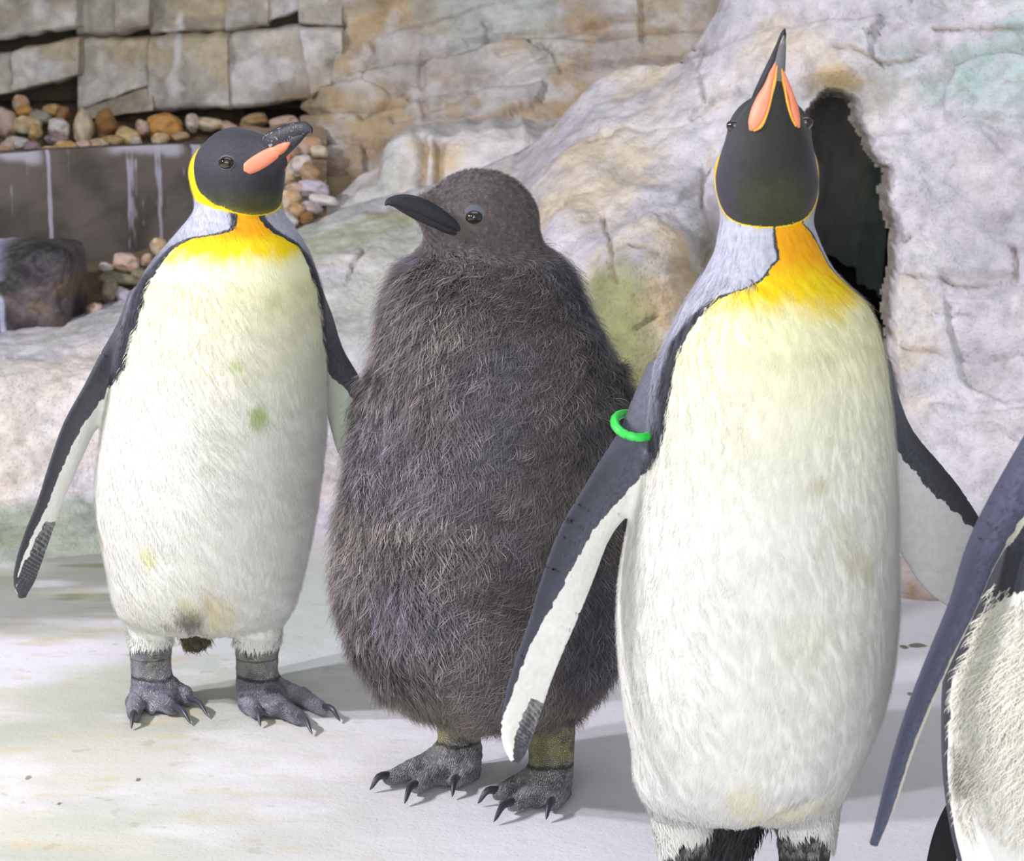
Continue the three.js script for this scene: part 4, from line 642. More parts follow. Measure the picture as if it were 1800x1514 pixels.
const WHITE = C(234, 234, 229), CREAM = C(240, 239, 204), YELLOW = C(250, 222, 10), AMBER = C(240, 170, 0), BLACK = C(50, 50, 60), SILVER = C(186, 188, 206), SLATE = C(112, 114, 130);
function adult(S) {
  const Z = S.Z, m = px2m(Z), base = S.base, T = trunk(S.rows, Z);
  const prims = [{ tag: 'trunk', d: T.d, k: 0.02 }];
  for (const [px, py, r, f = 0] of S.nape || []) prims.push({ tag: 'trunk', d: sphere(at(px, py, Z - f), r * m), k: 0.03 });
  for (const [a, b, c, g, r1, r2, f1 = 0, f2 = 0] of S.thighs) prims.push({ tag: 'trunk', d: cone(at(a, b, Z - f1), at(c, g, Z - f2), r1 * m, r2 * m), k: 0.035 });
  const dTrunk = (x, y, z) => { let d = prims[0].d(x, y, z); for (let i = 1; i < prims.length; i++) d = smin(d, prims[i].d(x, y, z), prims[i].k); return d; };
  const hd = S.head.map(([a, b, fa, ra, c, g, fc, rc]) => cone(at(a, b, Z - fa), at(c, g, Z - fc), ra * m, rc * m)), dHead = (x, y, z) => { let d = hd[0](x, y, z); for (let i = 1; i < hd.length; i++) d = smin(d, hd[i](x, y, z), 0.025); return d; };
  const wings = S.wings.map((w) => flipper(w.st, Z)), feet = S.feet.map((ft) => ({ d: footField(at(...ft.top, Z), gp(ft.ankle[0], ft.ankle[1], 0.042), ft.r[0], ft.r[1], ft.toes.map((t) => t.bones)), ft }));
  const groove = S.groove ? (x, y, z) => { let g = 0; for (const [a, b, w, dp] of S.grooveW) { const d = segd(x, y, a, b); if (z > -Z) g += dp * Math.exp(-d * d / (w * w)); } return g; } : null;
  const f = (x, y, z) => {
    let d = smin(dTrunk(x, y, z), dHead(x, y, z), S.neckK ?? 0.012);
    for (const w of wings) d = smin(d, w.d(x, y, z), 0.02);
    for (const q of feet) if (y < 0.34) d = smin(d, q.d(x, y, z), y < 0.06 ? 0.004 : 0.012);
    if (groove) d += groove(x, y, z);
    return d;
  };
  const white = curve(S.white), pyOf = (p) => { const a = (p[1] - EYE) / Z; return CY - F * (a + Math.tan(PITCH)) / (1 - a * Math.tan(PITCH)); };
  const skinTop = S.cuff;
  const isSkin = (p) => feet.some((q) => q.d(...p) < dTrunk(...p) + (S.skinPad ?? 0.004)) && p[1] < skinTop(p);
  const colorOf = (p) => {
    const [x, y, z] = p, dt = dTrunk(x, y, z), dh = dHead(x, y, z), py = pyOf(p), N = (a, s = 0) => noise(x * a + s, y * a * 0.5, z * a + s);
    if (isSkin(p)) { let c = mix(C(176, 176, 170), C(146, 147, 162), sm(0.07, 0.03, y)); c = mix(c, C(80, 82, 96), 0.6 * sm(-0.2, 0.5, noise(x * 60, y * 60, z * 60) + 0.4 * noise(x * 150, y * 150, z * 150))); c = mix(c, C(200, 194, 212), 0.5 * sm(0.2, 0.6, noise(x * 40 + 9, y * 40, z * 40))); if (S.darkLegs) c = mix(c, C(52, 50, 58), 0.85); return mix(c, C(36, 36, 42), 0.8 * sm(0.004, 0.001, Math.abs(y - 0.044 - 0.003 * noise(x * 60, 1, z * 60)))); }
    let wi = -1, best = Math.min(dt, dh) ; wings.forEach((w, i) => { const d = w.d(x, y, z); if (d < best - 0.001) { best = d; wi = i; } });
    if (wi >= 0) return S.wings[wi].color(wings[wi].look(p), p, py);
    const e = dh - dt;
    if (e < S.maskEdge(py, x)) return S.mask(p, py, e);
    const yw = S.collar(p, py, e); if (yw > 0) return mix(YELLOW, C(244, 196, 0), 0.4 * sm(S.collarLow ?? 0.1, 0, 0) + 0.3 * N(90));
    const th = T.angle(p), [l, r] = white(py), jag = 2.2 * noise(x * 260, y * 60, z * 260) + 2 * noise(x * 90, y * 30, z * 90), out = Math.max(l - th, th - r) + jag; // degrees outside the white front
    if (out < 0) {
      let c = S.bib(p, py, th);
      for (const [sx, sy, rx, ry, cc, k] of S.stains || []) { const q = at(sx, sy, Z), g = 1 - Math.hypot((x - q[0]) / (rx * m), (y - q[1]) / (ry * m)) + 0.7 * fbm(x * 120, y * 40, 3, 3); c = mix(c, cc, clamp(g * 1.4) * k * (z > -Z ? 1 : 0)); }
      return c;
    }
    const bw = S.band(py) * (1 + 0.1 * N(40)), spec = 0.5 + 0.5 * noise(x * 420, y * 300, z * 420), dark = mix(C(40, 42, 52), C(96, 98, 112), 0.65 * spec * sm(0, bw * 0.8, out) + 0.12 * spec);
    const grey = mix(SLATE, SILVER, sm(S.silver[0], S.silver[1], -py + 25 * N(20)) * 0.9 + 0.1 * spec);
    return mix(dark, mul(grey, 0.86 + 0.28 * spec), sm(bw * 0.75, bw * 1.25, out));
  };
  const uvOf = (p) => p[1] < 0.075 ? [p[0] + 0.4 * p[2], p[1] + 0.6 * p[2]] : [Math.atan2(p[0] - base[0], p[2] + Z) * 0.16, p[1]];
  const geo = skinned(f, S.lo, S.hi, S.cell ?? 0.0034, colorOf, isSkin, base, { levels: 2, eps: 0.16, uvOf });
  const grp = thing('king_penguin', S.label, 'penguin', base);
  mesh('body', geo, [plumage, bareSkin], grp);
  for (const ft of S.feet) for (const t of ft.toes) { const e = t.bones[2], b = t.bones[1], d = [t.claw[0] - e[0], 0, t.claw[2] - e[2]], l = Math.hypot(...d) || 1; mesh('claw', shift(clawGeo([e[0] + d[0] / l * 0.002, 0.0135, e[2] + d[2] / l * 0.002], t.claw, 0.0052), base), clawMat, grp); }
  return { grp, f, geo, isSkin, colorOf, dHead, T, pyOf, legs: (p) => Math.min(...feet.map((q) => q.d(...p))), dTrunk, part: (name, g, mat, label) => { const q = mesh(name, shift(g, base), mat, grp); if (label) q.userData.label = label; return q; }, m, wings };
}
// stations laid on a body where the photograph shows them: [px, py, half width, half thickness, forward if nothing is met]
function laid(A, Z, list, lift = 0.001) { return list.map(([px, py, w, t, f]) => { const h = meet(A.f, px, py, Z - 0.3, Z + 0.12), ok = A.f(...h.p) < 0.002 && (f === undefined || -h.p[2] < Z - f + 0.02), c = ok ? h.p.map((v, k) => v + h.n[k] * lift) : at(px, py, Z - f); return { c, w: w * A.m, t: t * A.m, n: ok ? h.n : [0, 0, 1] }; }); }
const path = (Z, list) => { const m = px2m(Z); return list.map(([px, py, f, w, t, n]) => ({ c: at(px, py, Z - f), w: w * m, t: t * m, n })); };
// a flipper's markings: dark leading edge and back, pale underside, dark patch by the tip
const wingColor = (edge, tip, tone = [0.9, 0.9, 0.88], blue = 0) => (k, p) => {
  const n = noise(p[0] * 300, p[1] * 200, p[2] * 300), j = 0.06 * noise(p[0] * 110, p[1] * 110, p[2] * 110) + 0.05 * n, th = edge(k.t)[0];
  const spec = 0.5 + 0.5 * noise(p[0] * 500, p[1] * 500, p[2] * 500), dark = mix(mix(C(60, 61, 70), C(66, 68, 102), blue), mix(C(112, 114, 126), C(120, 124, 170), blue), 0.5 * spec * sm(1.0, 0.2, k.u) + 0.35 * sm(0.3, 0, k.t));
  if (k.v < -0.35 + j && k.u > -0.75) return dark;
  if (k.u + j > th) return dark;
  if (tip && k.t > tip[0] + 0.05 * j && k.u + 2 * j < lerp(tip[1], tip[2], sm(tip[0], 1, k.t)) && k.u + j > -1.2) { const row = 0.5 + 0.5 * Math.sin(k.t * 420 + k.u * 9); return mix(C(70, 70, 80), C(158, 157, 156), 0.45 * sm(0.62, 0.9, row) * sm(1, 0.8, k.t) + 0.5 * sm(tip[0] + 0.1, tip[0], k.t + 0.1 * n)); }
  return [tone[0] * (0.93 + 0.07 * n), tone[1] * (0.93 + 0.07 * n), tone[2] * (0.93 + 0.07 * n)];
};
const bibColors = (amb, yel, cream, pale, k = 1) => (p, py) => { // from amber throat to white belly, heights as py
  const q = py + 10 * noise(p[0] * 120, p[1] * 25, p[2] * 120) + 9 * noise(p[0] * 30, p[1] * 20, p[2] * 30);
  let c = mix(AMBER, YELLOW, sm(amb[0], amb[1], q)); c = mix(c, CREAM, sm(yel[0], yel[1], q)); c = mix(c, C(238, 237, 217), sm(cream[0], cream[1], q)); return mix(c, WHITE, sm(pale[0], pale[1], q));
};

// ---------------------------------------------------------------- first penguin: head turned to the picture's right
{
  const Z = 3.64, base = [gp(360, 1225)[0], 0, gp(360, 1225)[2]];
  const A = adult({
    Z, base, label: 'king penguin with its head turned sideways, left of the fluffy brown chick', lo: [-0.80, -0.004, -3.86], hi: [-0.18, 0.93, -3.34],
    rows: [[345, 352, 494, 0.058, 0.0], [375, 338, 500, 0.064, 0.0], [400, 318, 518, 0.074, 0.0], [430, 292, 537, 0.088, 0.002], [460, 266, 551, 0.1, 0.006], [500, 243, 563, 0.114, 0.012], [560, 224, 571, 0.128, 0.018], [620, 208, 574, 0.138, 0.022], [700, 192, 575, 0.147, 0.026], [760, 181, 574, 0.15, 0.028], [830, 172, 567, 0.152, 0.03], [900, 174, 557, 0.15, 0.03], [960, 184, 546, 0.145, 0.028], [1010, 195, 533, 0.135, 0.025], [1050, 207, 515, 0.12, 0.02], [1076, 219, 500, 0.104, 0.015], [1090, 240, 478, 0.085, 0.01], [1102, 280, 442, 0.06, 0.005], [1112, 318, 412, 0.035, 0.0], [1116, 352, 380, 0.012, 0.0]],
    nape: [[392, 306, 59, -0.022]],
    thighs: [[262, 1040, 264, 1132, 54, 35, 0.012, 0.0], [458, 1040, 452, 1126, 56, 37, 0.016, 0.005]],
    head: [[416, 298, 0.0, 70, 428, 300, 0.02, 66], [428, 334, 0.016, 59, 434, 336, 0.02, 56], [426, 292, 0.02, 56, 486, 262, 0.062, 21], [442, 312, 0.03, 42, 488, 280, 0.058, 14]],
    groove: true, grooveW: [[at(400, 1020, 3.64), at(346, 1114, 3.64), 0.013, 0.013], [at(398, 1060, 3.64), at(470, 1078, 3.64), 0.02, 0.003]],
    maskEdge: () => 0.0, neckK: 0.01,
    mask: (p, py, e) => { let c = mix(C(56, 56, 68), C(48, 48, 54), sm(260, 320, py)); c = mix(c, C(74, 78, 40), 0.85 * sm(315, 370, py + 8 * noise(p[0] * 60, p[1] * 60, p[2] * 60))); c = mix(c, C(150, 140, 20), 0.75 * sm(-0.010, 0, e) * sm(345, 385, py)); const s = noise(p[0] * 420, p[1] * 420, p[2] * 420); return mul(c, 1 + 0.25 * s); },
    collar: (p, py, e) => (py < 400 ? sm(0, 1, py > 240 && e < lerp(0.05, 0.0012, sm(290, 376, py)) ? 2 : 0) : 0),
    white: [[370, 5, 30], [392, 3, 36], [403, -12, 42], [410, -33, 50], [417, -44, 56], [430, -54, 66], [460, -57, 72], [520, -56, 76], [590, -56, 80], [640, -60, 90], [680, -80, 100], [760, -104, 112], [1100, -118, 118]],
    bib: bibColors([395, 430], [428, 462], [480, 600], [560, 760]),
    band: (py) => lerp(9, 24, sm(430, 520, py)), silver: [-470, -400],
    stains: [[474, 703, 20, 24, C(150, 176, 76), 0.7], [438, 618, 16, 12, C(190, 204, 130), 0.6], [352, 1060, 50, 40, C(110, 106, 96), 0.9], [395, 1040, 40, 60, C(222, 206, 150), 0.6], [495, 512, 16, 24, C(196, 196, 130), 0.55], [290, 938, 20, 26, C(222, 222, 150), 0.6], [400, 750, 60, 60, C(206, 204, 196), 0.4], [196, 930, 14, 22, C(190, 186, 160), 0.6], [350, 1020, 22, 20, C(214, 216, 160), 0.5]],
    wings: [
      { st: [[236, 500, 290, 560, -0.01, 0.02, 0.017], [214, 560, 252, 606, 0.03, 0.015, 0.015], [178, 625, 220, 648, 0.07, 0.01, 0.0125], [147, 685, 194, 696, 0.09, 0.012, 0.011], [114, 743, 164, 757, 0.1, 0.018, 0.01], [90, 810, 134, 826, 0.105, 0.028, 0.009], [68, 880, 108, 884, 0.105, 0.04, 0.008], [46, 932, 90, 938, 0.1, 0.05, 0.007], [29, 984, 72, 992, 0.095, 0.06, 0.0065], [25, 1020, 58, 1032, 0.09, 0.068, 0.006], [34, 1048, 44, 1053, 0.08, 0.074, 0.005]],
        color: wingColor(curve([[0, -1.5], [0.2, -1.3], [0.26, -0.3], [0.36, 0.12], [0.5, 0.4], [0.65, 0.55], [0.8, 0.72], [0.9, 0.85], [1, 1.2]]), [0.66, 0.2, 1.0]) },
      { st: [[548, 486, 540, 560, -0.04, 0.0, 0.016], [573, 530, 560, 620, -0.045, -0.02, 0.014], [598, 590, 572, 690, -0.05, -0.03, 0.012], [632, 658, 580, 735, -0.055, -0.035, 0.01], [652, 720, 590, 790, -0.055, -0.04, 0.009], [660, 780, 604, 826, -0.055, -0.045, 0.008], [650, 840, 628, 850, -0.055, -0.05, 0.006]],
        color: wingColor(curve([[0, -1.5], [0.3, -0.9], [0.42, -0.15], [0.55, 0.3], [1, 0.7]]), null, [0.74, 0.8, 0.68]) },
    ],
    feet: [
      { top: [264, 1130], ankle: [266, 1188], r: [36 * px2m(Z), 0.031], toes: toeSet([[246, 1212, 238, 1235, 236, 1256, 231, 1281], [275, 1216, 290, 1236, 302, 1246, 336, 1273], [300, 1206, 322, 1222, 330, 1230, 367, 1261]]) },
      { top: [452, 1125], ankle: [452, 1190], r: [38 * px2m(Z), 0.032], toes: toeSet([[424, 1212, 436, 1238, 450, 1252, 458, 1277], [460, 1216, 492, 1244, 524, 1262, 549, 1291], [488, 1206, 530, 1226, 566, 1246, 598, 1268]]) },
    ],
    cuff: (p) => 0.112 + 0.012 * noise(p[0] * 90, 3, p[2] * 90),
  });
  const P = A.part, Zb = Z - 0.0;
  P('upper_bill', loft(path(Z, [[456, 266, 0.045, 12, 12], [480, 252, 0.066, 20, 17], [502, 240, 0.082, 19, 15], [522, 230, 0.096, 15, 12], [536, 226, 0.108, 11, 9], [545, 229, 0.114, 6, 5], [548, 235, 0.116, 1, 1]]), 18, 6), dustyHorn);
  P('lower_bill', loft(path(Z, [[456, 294, 0.052, 8, 9], [484, 275, 0.07, 12, 10], [506, 257, 0.087, 11, 9], [524, 243, 0.1, 8, 7], [538, 234, 0.108, 3, 3]])), hornMat);
  P('bill_plate', loft(laid(A, Z, [[429, 300, 2, 2, 0.06], [434, 297, 10, 5, 0.064], [448, 289, 13, 6, 0.072], [468, 277, 13, 6.5, 0.083], [488, 265, 10, 6, 0.096], [502, 256, 6, 4.5, 0.104], [510, 251, 1.5, 1.5, 0.106]], 0.0)), plateMat, 'salmon pink plate along the lower bill');
  P('bill_plate', loft(path(Z, [[500, 300, 0.05, 2, 3], [502, 286, 0.06, 5, 5], [508, 268, 0.075, 4, 5], [512, 256, 0.09, 1, 1]])), plateMat);
  strew(A.grp, 'plumage', tuft(5, 0.6, 0.12, 0.03, 9, 0.96, 1.03), plumeMat, A.geo, base, 26000, (p, n) => {
    if (n[2] < -0.35 || p[1] < 0.12 || A.dHead(...p) < 0.002 || A.dTrunk(...p) > 0.004 || A.wings.some((w) => w.d(...p) < 0.004) || A.isSkin(p)) return null;
    return { dir: [0.35 * noise(p[0] * 14, p[1] * 14, 5) + 0.2 * noise(p[0] * 60, p[1] * 60, 5), -1, 0], len: rr(0.008, 0.0145) * (A.pyOf(p) < 480 ? 0.6 : 1), lift: rr(0.0, 0.035), color: mul(A.colorOf(p), rr(0.95, 1.04)) };
  });
  addEye(A.grp, base, A.f, 397, 286, Z, 14 * A.m, new THREE.MeshStandardMaterial({ color: new THREE.Color(...C(80, 80, 90)), roughness: 0.6 }), 1.28);
  P('tail', loft(path(Z, [[346, 1098, -0.08, 30, 8], [342, 1120, -0.07, 24, 7], [338, 1130, -0.06, 13, 5], [336, 1136, -0.055, 6, 3]])), new THREE.MeshStandardMaterial({ color: new THREE.Color(...C(96, 88, 74)), roughness: 1, bumpMap: grainB, bumpScale: 0.004 }), 'short soiled tail between the legs');
  strew(A.grp, 'tail_feathers', tuft(6, 0.3, 0.3, 0.06, 5, 0.6, 1.1), plumeMat, shift(loft(path(Z, [[346, 1098, -0.078, 28, 8], [341, 1122, -0.068, 24, 7], [337, 1136, -0.058, 10, 5]]), 16, 8), base), base, 420, () => ({ dir: [rr(-0.4, 0.4), -1, 0], len: rr(0.008, 0.02), lift: rr(0.1, 0.7), color: mul(C(124, 114, 92), rr(0.4, 1.3)) }));
  strew(A.grp, 'leg_feathers', tuft(5, 0.25, 0.15, 0.05, 3, 0.9, 1.08), plumeMat, A.geo, base, 60000, (p, n) => { if (p[1] < 0.098 || p[1] > 0.15 || A.legs(p) > 0.012) return null; return { dir: [0.15 * noise(p[0] * 60, 1, 1), -1, 0], len: rr(0.008, 0.015), lift: 0.06, color: mul(WHITE, rr(0.95, 1.12)) }; });
}

// ---------------------------------------------------------------- second adult: bill raised to the ceiling, green band
{
  const Z = 2.77, base = [gp(1310, 1600)[0], 0, gp(1310, 1600)[2]];
  const A = adult({
    Z, base, label: 'tall king penguin stretching its bill straight up, with a green band round one flipper', lo: [-0.06, -0.004, -3.0], hi: [0.56, 0.98, -2.46],
    rows: [[350, 1284, 1424, 0.05, -0.012], [385, 1272, 1427, 0.056, -0.01], [410, 1263, 1436, 0.06, -0.008], [440, 1257, 1448, 0.066, -0.006], [470, 1243, 1464, 0.076, -0.002], [500, 1226, 1490, 0.09, 0.002], [530, 1207, 1521, 0.1, 0.008], [560, 1190, 1537, 0.11, 0.012], [610, 1166, 1551, 0.12, 0.016], [680, 1148, 1561, 0.13, 0.02], [740, 1138, 1567, 0.136, 0.022], [800, 1132, 1572, 0.14, 0.024], [860, 1121, 1574, 0.143, 0.026], [930, 1104, 1576, 0.146, 0.028], [1000, 1091, 1577, 0.148, 0.03], [1080, 1085, 1576, 0.15, 0.03], [1180, 1090, 1565, 0.148, 0.03], [1260, 1101, 1543, 0.14, 0.028], [1330, 1117, 1512, 0.126, 0.024], [1380, 1132, 1482, 0.104, 0.018], [1410, 1156, 1444, 0.08, 0.01], [1424, 1190, 1420, 0.058, 0.006], [1432, 1236, 1394, 0.036, 0], [1437, 1290, 1350, 0.012, 0.0]],
    nape: [[1347, 306, 90, -0.028]],
    thighs: [[1192, 1360, 1204, 1500, 64, 40, 0.01, -0.005], [1420, 1360, 1416, 1470, 66, 46, 0.015, 0.0]],
    head: [[1352, 240, 0.0, 72, 1348, 312, 0.006, 85], [1350, 262, 0.035, 56, 1358, 208, 0.05, 40], [1352, 330, 0.02, 66, 1350, 270, 0.04, 60], [1357, 210, 0.058, 34, 1368, 130, 0.074, 7]],
    groove: true, grooveW: [[at(1394, 1356, 2.77), at(1310, 1428, 2.77), 0.012, 0.007], [at(1394, 1366, 2.77), at(1450, 1350, 2.77), 0.016, 0.003]], skinPad: 0.02,
    maskEdge: () => 0.0, neckK: 0.01,
    mask: (p, py, e) => { const side = Math.abs(p[0] - at(1350, 280, Z)[0]) / 0.055; let c = mix(C(44, 46, 44), C(58, 54, 66), sm(0.4, 0.95, side)); c = mix(c, C(62, 68, 44), 0.7 * sm(270, 340, py) * sm(1, 0.3, side)); c = mix(c, C(50, 52, 46), 0.6 * sm(375, 395, py)); const s = noise(p[0] * 420, p[1] * 420, p[2] * 420); return mul(c, 1 + 0.22 * s); },
    collar: (p, py, e) => (py > 262 && py < 412 && e < (py < 290 ? lerp(0.0, 0.009, sm(262, 290, py)) : lerp(0.009, 0.0018, sm(330, 388, py))) ? 1 : 0),
    white: [[386, 2, 42], [400, 3, 54], [420, 4, 62], [450, 0, 66], [475, -12, 70], [492, -26, 74], [505, -42, 78], [530, -55, 82], [560, -60, 84], [610, -64, 88], [680, -63, 90], [740, -62, 92], [790, -68, 100], [840, -88, 106], [900, -112, 112], [1430, -118, 118]],
    bib: bibColors([440, 500], [492, 548], [560, 700], [640, 900]),
    band: (py) => lerp(3.5, 13, sm(480, 600, py)), silver: [-720, -520],
    stains: [[1420, 600, 60, 14, C(206, 204, 170), 0.5], [1450, 880, 40, 30, C(214, 210, 180), 0.5], [1408, 806, 26, 20, C(206, 200, 170), 0.55], [1470, 935, 40, 40, C(216, 210, 180), 0.5], [1405, 915, 12, 14, C(206, 198, 170), 0.5], [1390, 1060, 60, 60, C(226, 222, 200), 0.45], [1290, 1340, 40, 50, C(240, 232, 190), 0.5], [1500, 960, 16, 24, C(196, 194, 160), 0.5], [1360, 1380, 110, 40, C(240, 232, 196), 0.55]],
    wings: [
      { st: [[1152, 630, 1200, 690, -0.015, 0.04, 0.018], [1118, 698, 1168, 735, 0.0, 0.04, 0.0165], [1084, 766, 1145, 794, 0.035, 0.032, 0.0145], [1036, 845, 1116, 872, 0.07, 0.03, 0.0125], [986, 930, 1072, 942, 0.1, 0.038, 0.011], [955, 1010, 1044, 1012, 0.115, 0.052, 0.0095], [930, 1090, 1010, 1098, 0.11, 0.08, 0.0085], [906, 1160, 978, 1172, 0.13, 0.1, 0.0075], [888, 1222, 955, 1238, 0.145, 0.12, 0.007], [880, 1280, 938, 1288, 0.16, 0.14, 0.0065], [888, 1318, 924, 1326, 0.168, 0.155, 0.006], [900, 1338, 910, 1342, 0.17, 0.165, 0.005]],
        color: wingColor(curve([[0, -1.5], [0.2, -1.25], [0.24, -0.6], [0.3, -0.1], [0.42, 0.18], [0.5, 0.4], [0.6, 0.66], [0.75, 0.82], [0.82, 1.02], [1, 1.4]]), [0.72, -0.05, 0.75], [0.88, 0.87, 0.84], 0.15) },
      { st: [[1535, 590, 1540, 700, -0.03, 0.01, 0.018], [1562, 655, 1556, 800, -0.035, 0.0, 0.015], [1600, 722, 1562, 890, -0.04, -0.01, 0.013], [1648, 795, 1578, 958, -0.045, -0.015, 0.011], [1692, 863, 1616, 1026, -0.05, -0.02, 0.01], [1719, 914, 1656, 1086, -0.05, -0.025, 0.009], [1734, 990, 1690, 1112, -0.05, -0.03, 0.007], [1728, 1060, 1712, 1118, -0.05, -0.035, 0.005]],
        color: wingColor(curve([[0, -1.5], [0.2, -0.7], [0.3, 0.0], [0.42, 0.28], [0.55, 0.6], [0.75, 0.84], [1, 1.0]]), null, [0.86, 0.85, 0.86]) },
    ],
    feet: [
      { top: [1203, 1440], ankle: [1206, 1548], r: [38 * px2m(Z), 0.026], toes: toeSet([[1186, 1582, 1166, 1610, 1158, 1632, 1150, 1662], [1210, 1588, 1216, 1622, 1220, 1650, 1224, 1684], [1232, 1580, 1254, 1606, 1266, 1624, 1282, 1652]]) },
      { top: [1416, 1430], ankle: [1412, 1548], r: [46 * px2m(Z), 0.03], toes: toeSet([[1388, 1582, 1366, 1612, 1356, 1634, 1346, 1664], [1416, 1590, 1422, 1626, 1426, 1654, 1432, 1690], [1440, 1580, 1466, 1606, 1482, 1626, 1500, 1654]]) },
    ],
    darkLegs: true, cuff: (p) => { const a = at(1188, 1480, Z)[0] - p[0], b = p[0] - at(1438, 1480, Z)[0]; return 0.118 + 0.012 * noise(p[0] * 90, 3, p[2] * 90) - 1.6 * clamp(Math.max(a, b), 0, 0.03); },
  });
  const P = A.part;
  P('upper_bill', loft(path(Z, [[1352, 190, 0.03, 40, 16], [1352, 165, 0.044, 27, 15], [1357, 135, 0.054, 18, 12], [1365, 105, 0.062, 12, 10], [1372, 80, 0.07, 8, 8], [1377, 60, 0.078, 5, 6], [1379, 51, 0.082, 1.5, 2]])), hornMat);
  P('lower_bill', loft(path(Z, [[1366, 156, 0.07, 8, 7], [1369, 128, 0.076, 10, 8], [1373, 100, 0.081, 8, 7], [1376, 78, 0.086, 5.5, 5], [1378, 62, 0.087, 1.5, 2]])), new THREE.MeshStandardMaterial({ color: new THREE.Color(...C(112, 110, 116)), roughness: 0.35 }), 'grey tip of the lower bill');
  P('bill_plate', loft(laid(A, Z, [[1320, 229, 3, 2, 0.056], [1325, 219, 11, 5, 0.062], [1334, 196, 15, 6, 0.068], [1344, 170, 13, 6, 0.072], [1354, 144, 9, 5, 0.076], [1361, 120, 4, 3.5, 0.08], [1364, 108, 1, 1, 0.08]])), plateMat, 'long orange plate on the picture\'s left of the bill');
  P('plate_rim', loft(laid(A, Z, [[1326, 230, 2, 2, 0.06], [1338, 222, 3, 2, 0.068], [1349, 196, 3, 2.5, 0.076], [1356, 168, 3, 2.5, 0.08], [1363, 142, 2.5, 2.5, 0.083], [1366, 116, 1, 1, 0.084]], 0.001)), plateRim, 'yellow edge of the plate');
  P('bill_plate', loft(laid(A, Z, [[1403, 224, 2.5, 2, 0.052], [1400, 214, 7, 5, 0.058], [1395, 192, 10, 6, 0.064], [1388, 168, 8, 6, 0.07], [1381, 144, 5, 4.5, 0.076], [1376, 122, 1.5, 1.5, 0.08]])), plateMat);
  P('plate_rim', loft(laid(A, Z, [[1398, 222, 2, 2, 0.056], [1391, 208, 2.5, 2, 0.063], [1384, 184, 2.5, 2.5, 0.071], [1379, 160, 2.5, 2.5, 0.077], [1375, 138, 3, 3, 0.082], [1374, 120, 1, 1, 0.084]], 0.001)), plateRim);
  strew(A.grp, 'plumage', tuft(5, 0.6, 0.12, 0.03, 9, 0.96, 1.03), plumeMat, A.geo, base, 28000, (p, n) => {
    if (n[2] < -0.35 || p[1] < 0.12 || A.dHead(...p) < 0.002 || A.dTrunk(...p) > 0.004 || A.wings.some((w) => w.d(...p) < 0.004) || A.isSkin(p)) return null;
    return { dir: [0.35 * noise(p[0] * 14, p[1] * 14, 5) + 0.2 * noise(p[0] * 60, p[1] * 60, 5), -1, 0], len: rr(0.008, 0.0145) * (A.pyOf(p) < 480 ? 0.6 : 1), lift: rr(0.0, 0.035), color: mul(A.colorOf(p), rr(0.95, 1.04)) };
  });
  const lid = new THREE.MeshStandardMaterial({ color: new THREE.Color(...C(84, 80, 92)), roughness: 0.6 });
  addEye(A.grp, base, A.f, 1288, 222, Z, 14 * A.m, lid, 1.3); addEye(A.grp, base, A.f, 1418, 216, Z, 14 * A.m, lid, 1.3);
  // the band: a split ring of small segments
  const ring = new THREE.CatmullRomCurve3([[1081, 738, 0.035], [1083, 750, 0.05], [1094, 761, 0.06], [1112, 768, 0.064], [1130, 769, 0.06], [1146, 764, 0.045], [1150, 752, 0.015], [1138, 740, -0.005], [1116, 730, -0.012], [1094, 728, 0.005]].map(([a, b, c]) => V(at(a, b, Z - c))), true);
  const bandG = new THREE.TubeGeometry(ring, 160, 0.0052, 12, true), bp = bandG.attributes.position, bn = bandG.attributes.normal; for (let i = 0; i < bp.count; i++) { const s = Math.floor(i / 13) / 160 * 22, e = Math.abs(s - Math.round(s)) < 0.07 ? -0.0012 : 0; bp.setXYZ(i, bp.getX(i) + bn.getX(i) * e, bp.getY(i) + bn.getY(i) * e, bp.getZ(i) + bn.getZ(i) * e); }
  P('flipper_band', bandG, new THREE.MeshPhysicalMaterial({ color: new THREE.Color(...C(56, 214, 84)), roughness: 0.35, clearcoat: 0.3 }), 'bright green segmented band round the flipper');
  P('tail', loft(path(Z, [[1292, 1405, -0.09, 44, 14], [1284, 1440, -0.1, 44, 12], [1272, 1475, -0.11, 40, 10], [1262, 1503, -0.115, 30, 7], [1256, 1520, -0.118, 12, 4]])), tailMat, 'dark tail between the legs');
  strew(A.grp, 'tail_feathers', tuft(6, 0.3, 0.1, 0.06, 5), plumeMat, (() => { const g = loft(path(Z, [[1292, 1405, -0.088, 44, 14], [1272, 1475, -0.108, 42, 11], [1260, 1510, -0.115, 24, 6]]), 16, 8); return shift(g, base); })(), base, 700, (p) => ({ dir: [-0.3 + rr(-0.2, 0.2), -1, 0], len: rr(0.02, 0.04), lift: rr(0.05, 0.3), color: p[1] > at(1290, 1430, Z)[1] && rnd() < 0.8 ? mul(C(170, 164, 120), rr(0.5, 1.1)) : mul(C(60, 60, 64), rr(0.5, 1.3)) }));
  strew(A.grp, 'leg_feathers', tuft(5, 0.25, 0.15, 0.05, 3, 0.9, 1.08), plumeMat, A.geo, base, 90000, (p, n) => { if (p[1] < 0.085 || p[1] > 0.15 || A.legs(p) > 0.03 || p[2] < -Z - 0.06) return null; const sk = A.isSkin(p); if (sk && rnd() < 0.75) return null; if (sk) return { dir: [0.1 * noise(p[0] * 60, 1, 1), -1, 0], len: rr(0.008, 0.014), lift: 0.08, color: mul(C(150, 146, 140), rr(0.4, 1.2)) }; return { dir: [0.15 * noise(p[0] * 60, 1, 1), -1, 0], len: rr(0.012, 0.022), lift: 0.15, color: mul(WHITE, rr(0.9, 1.08)) }; });
}

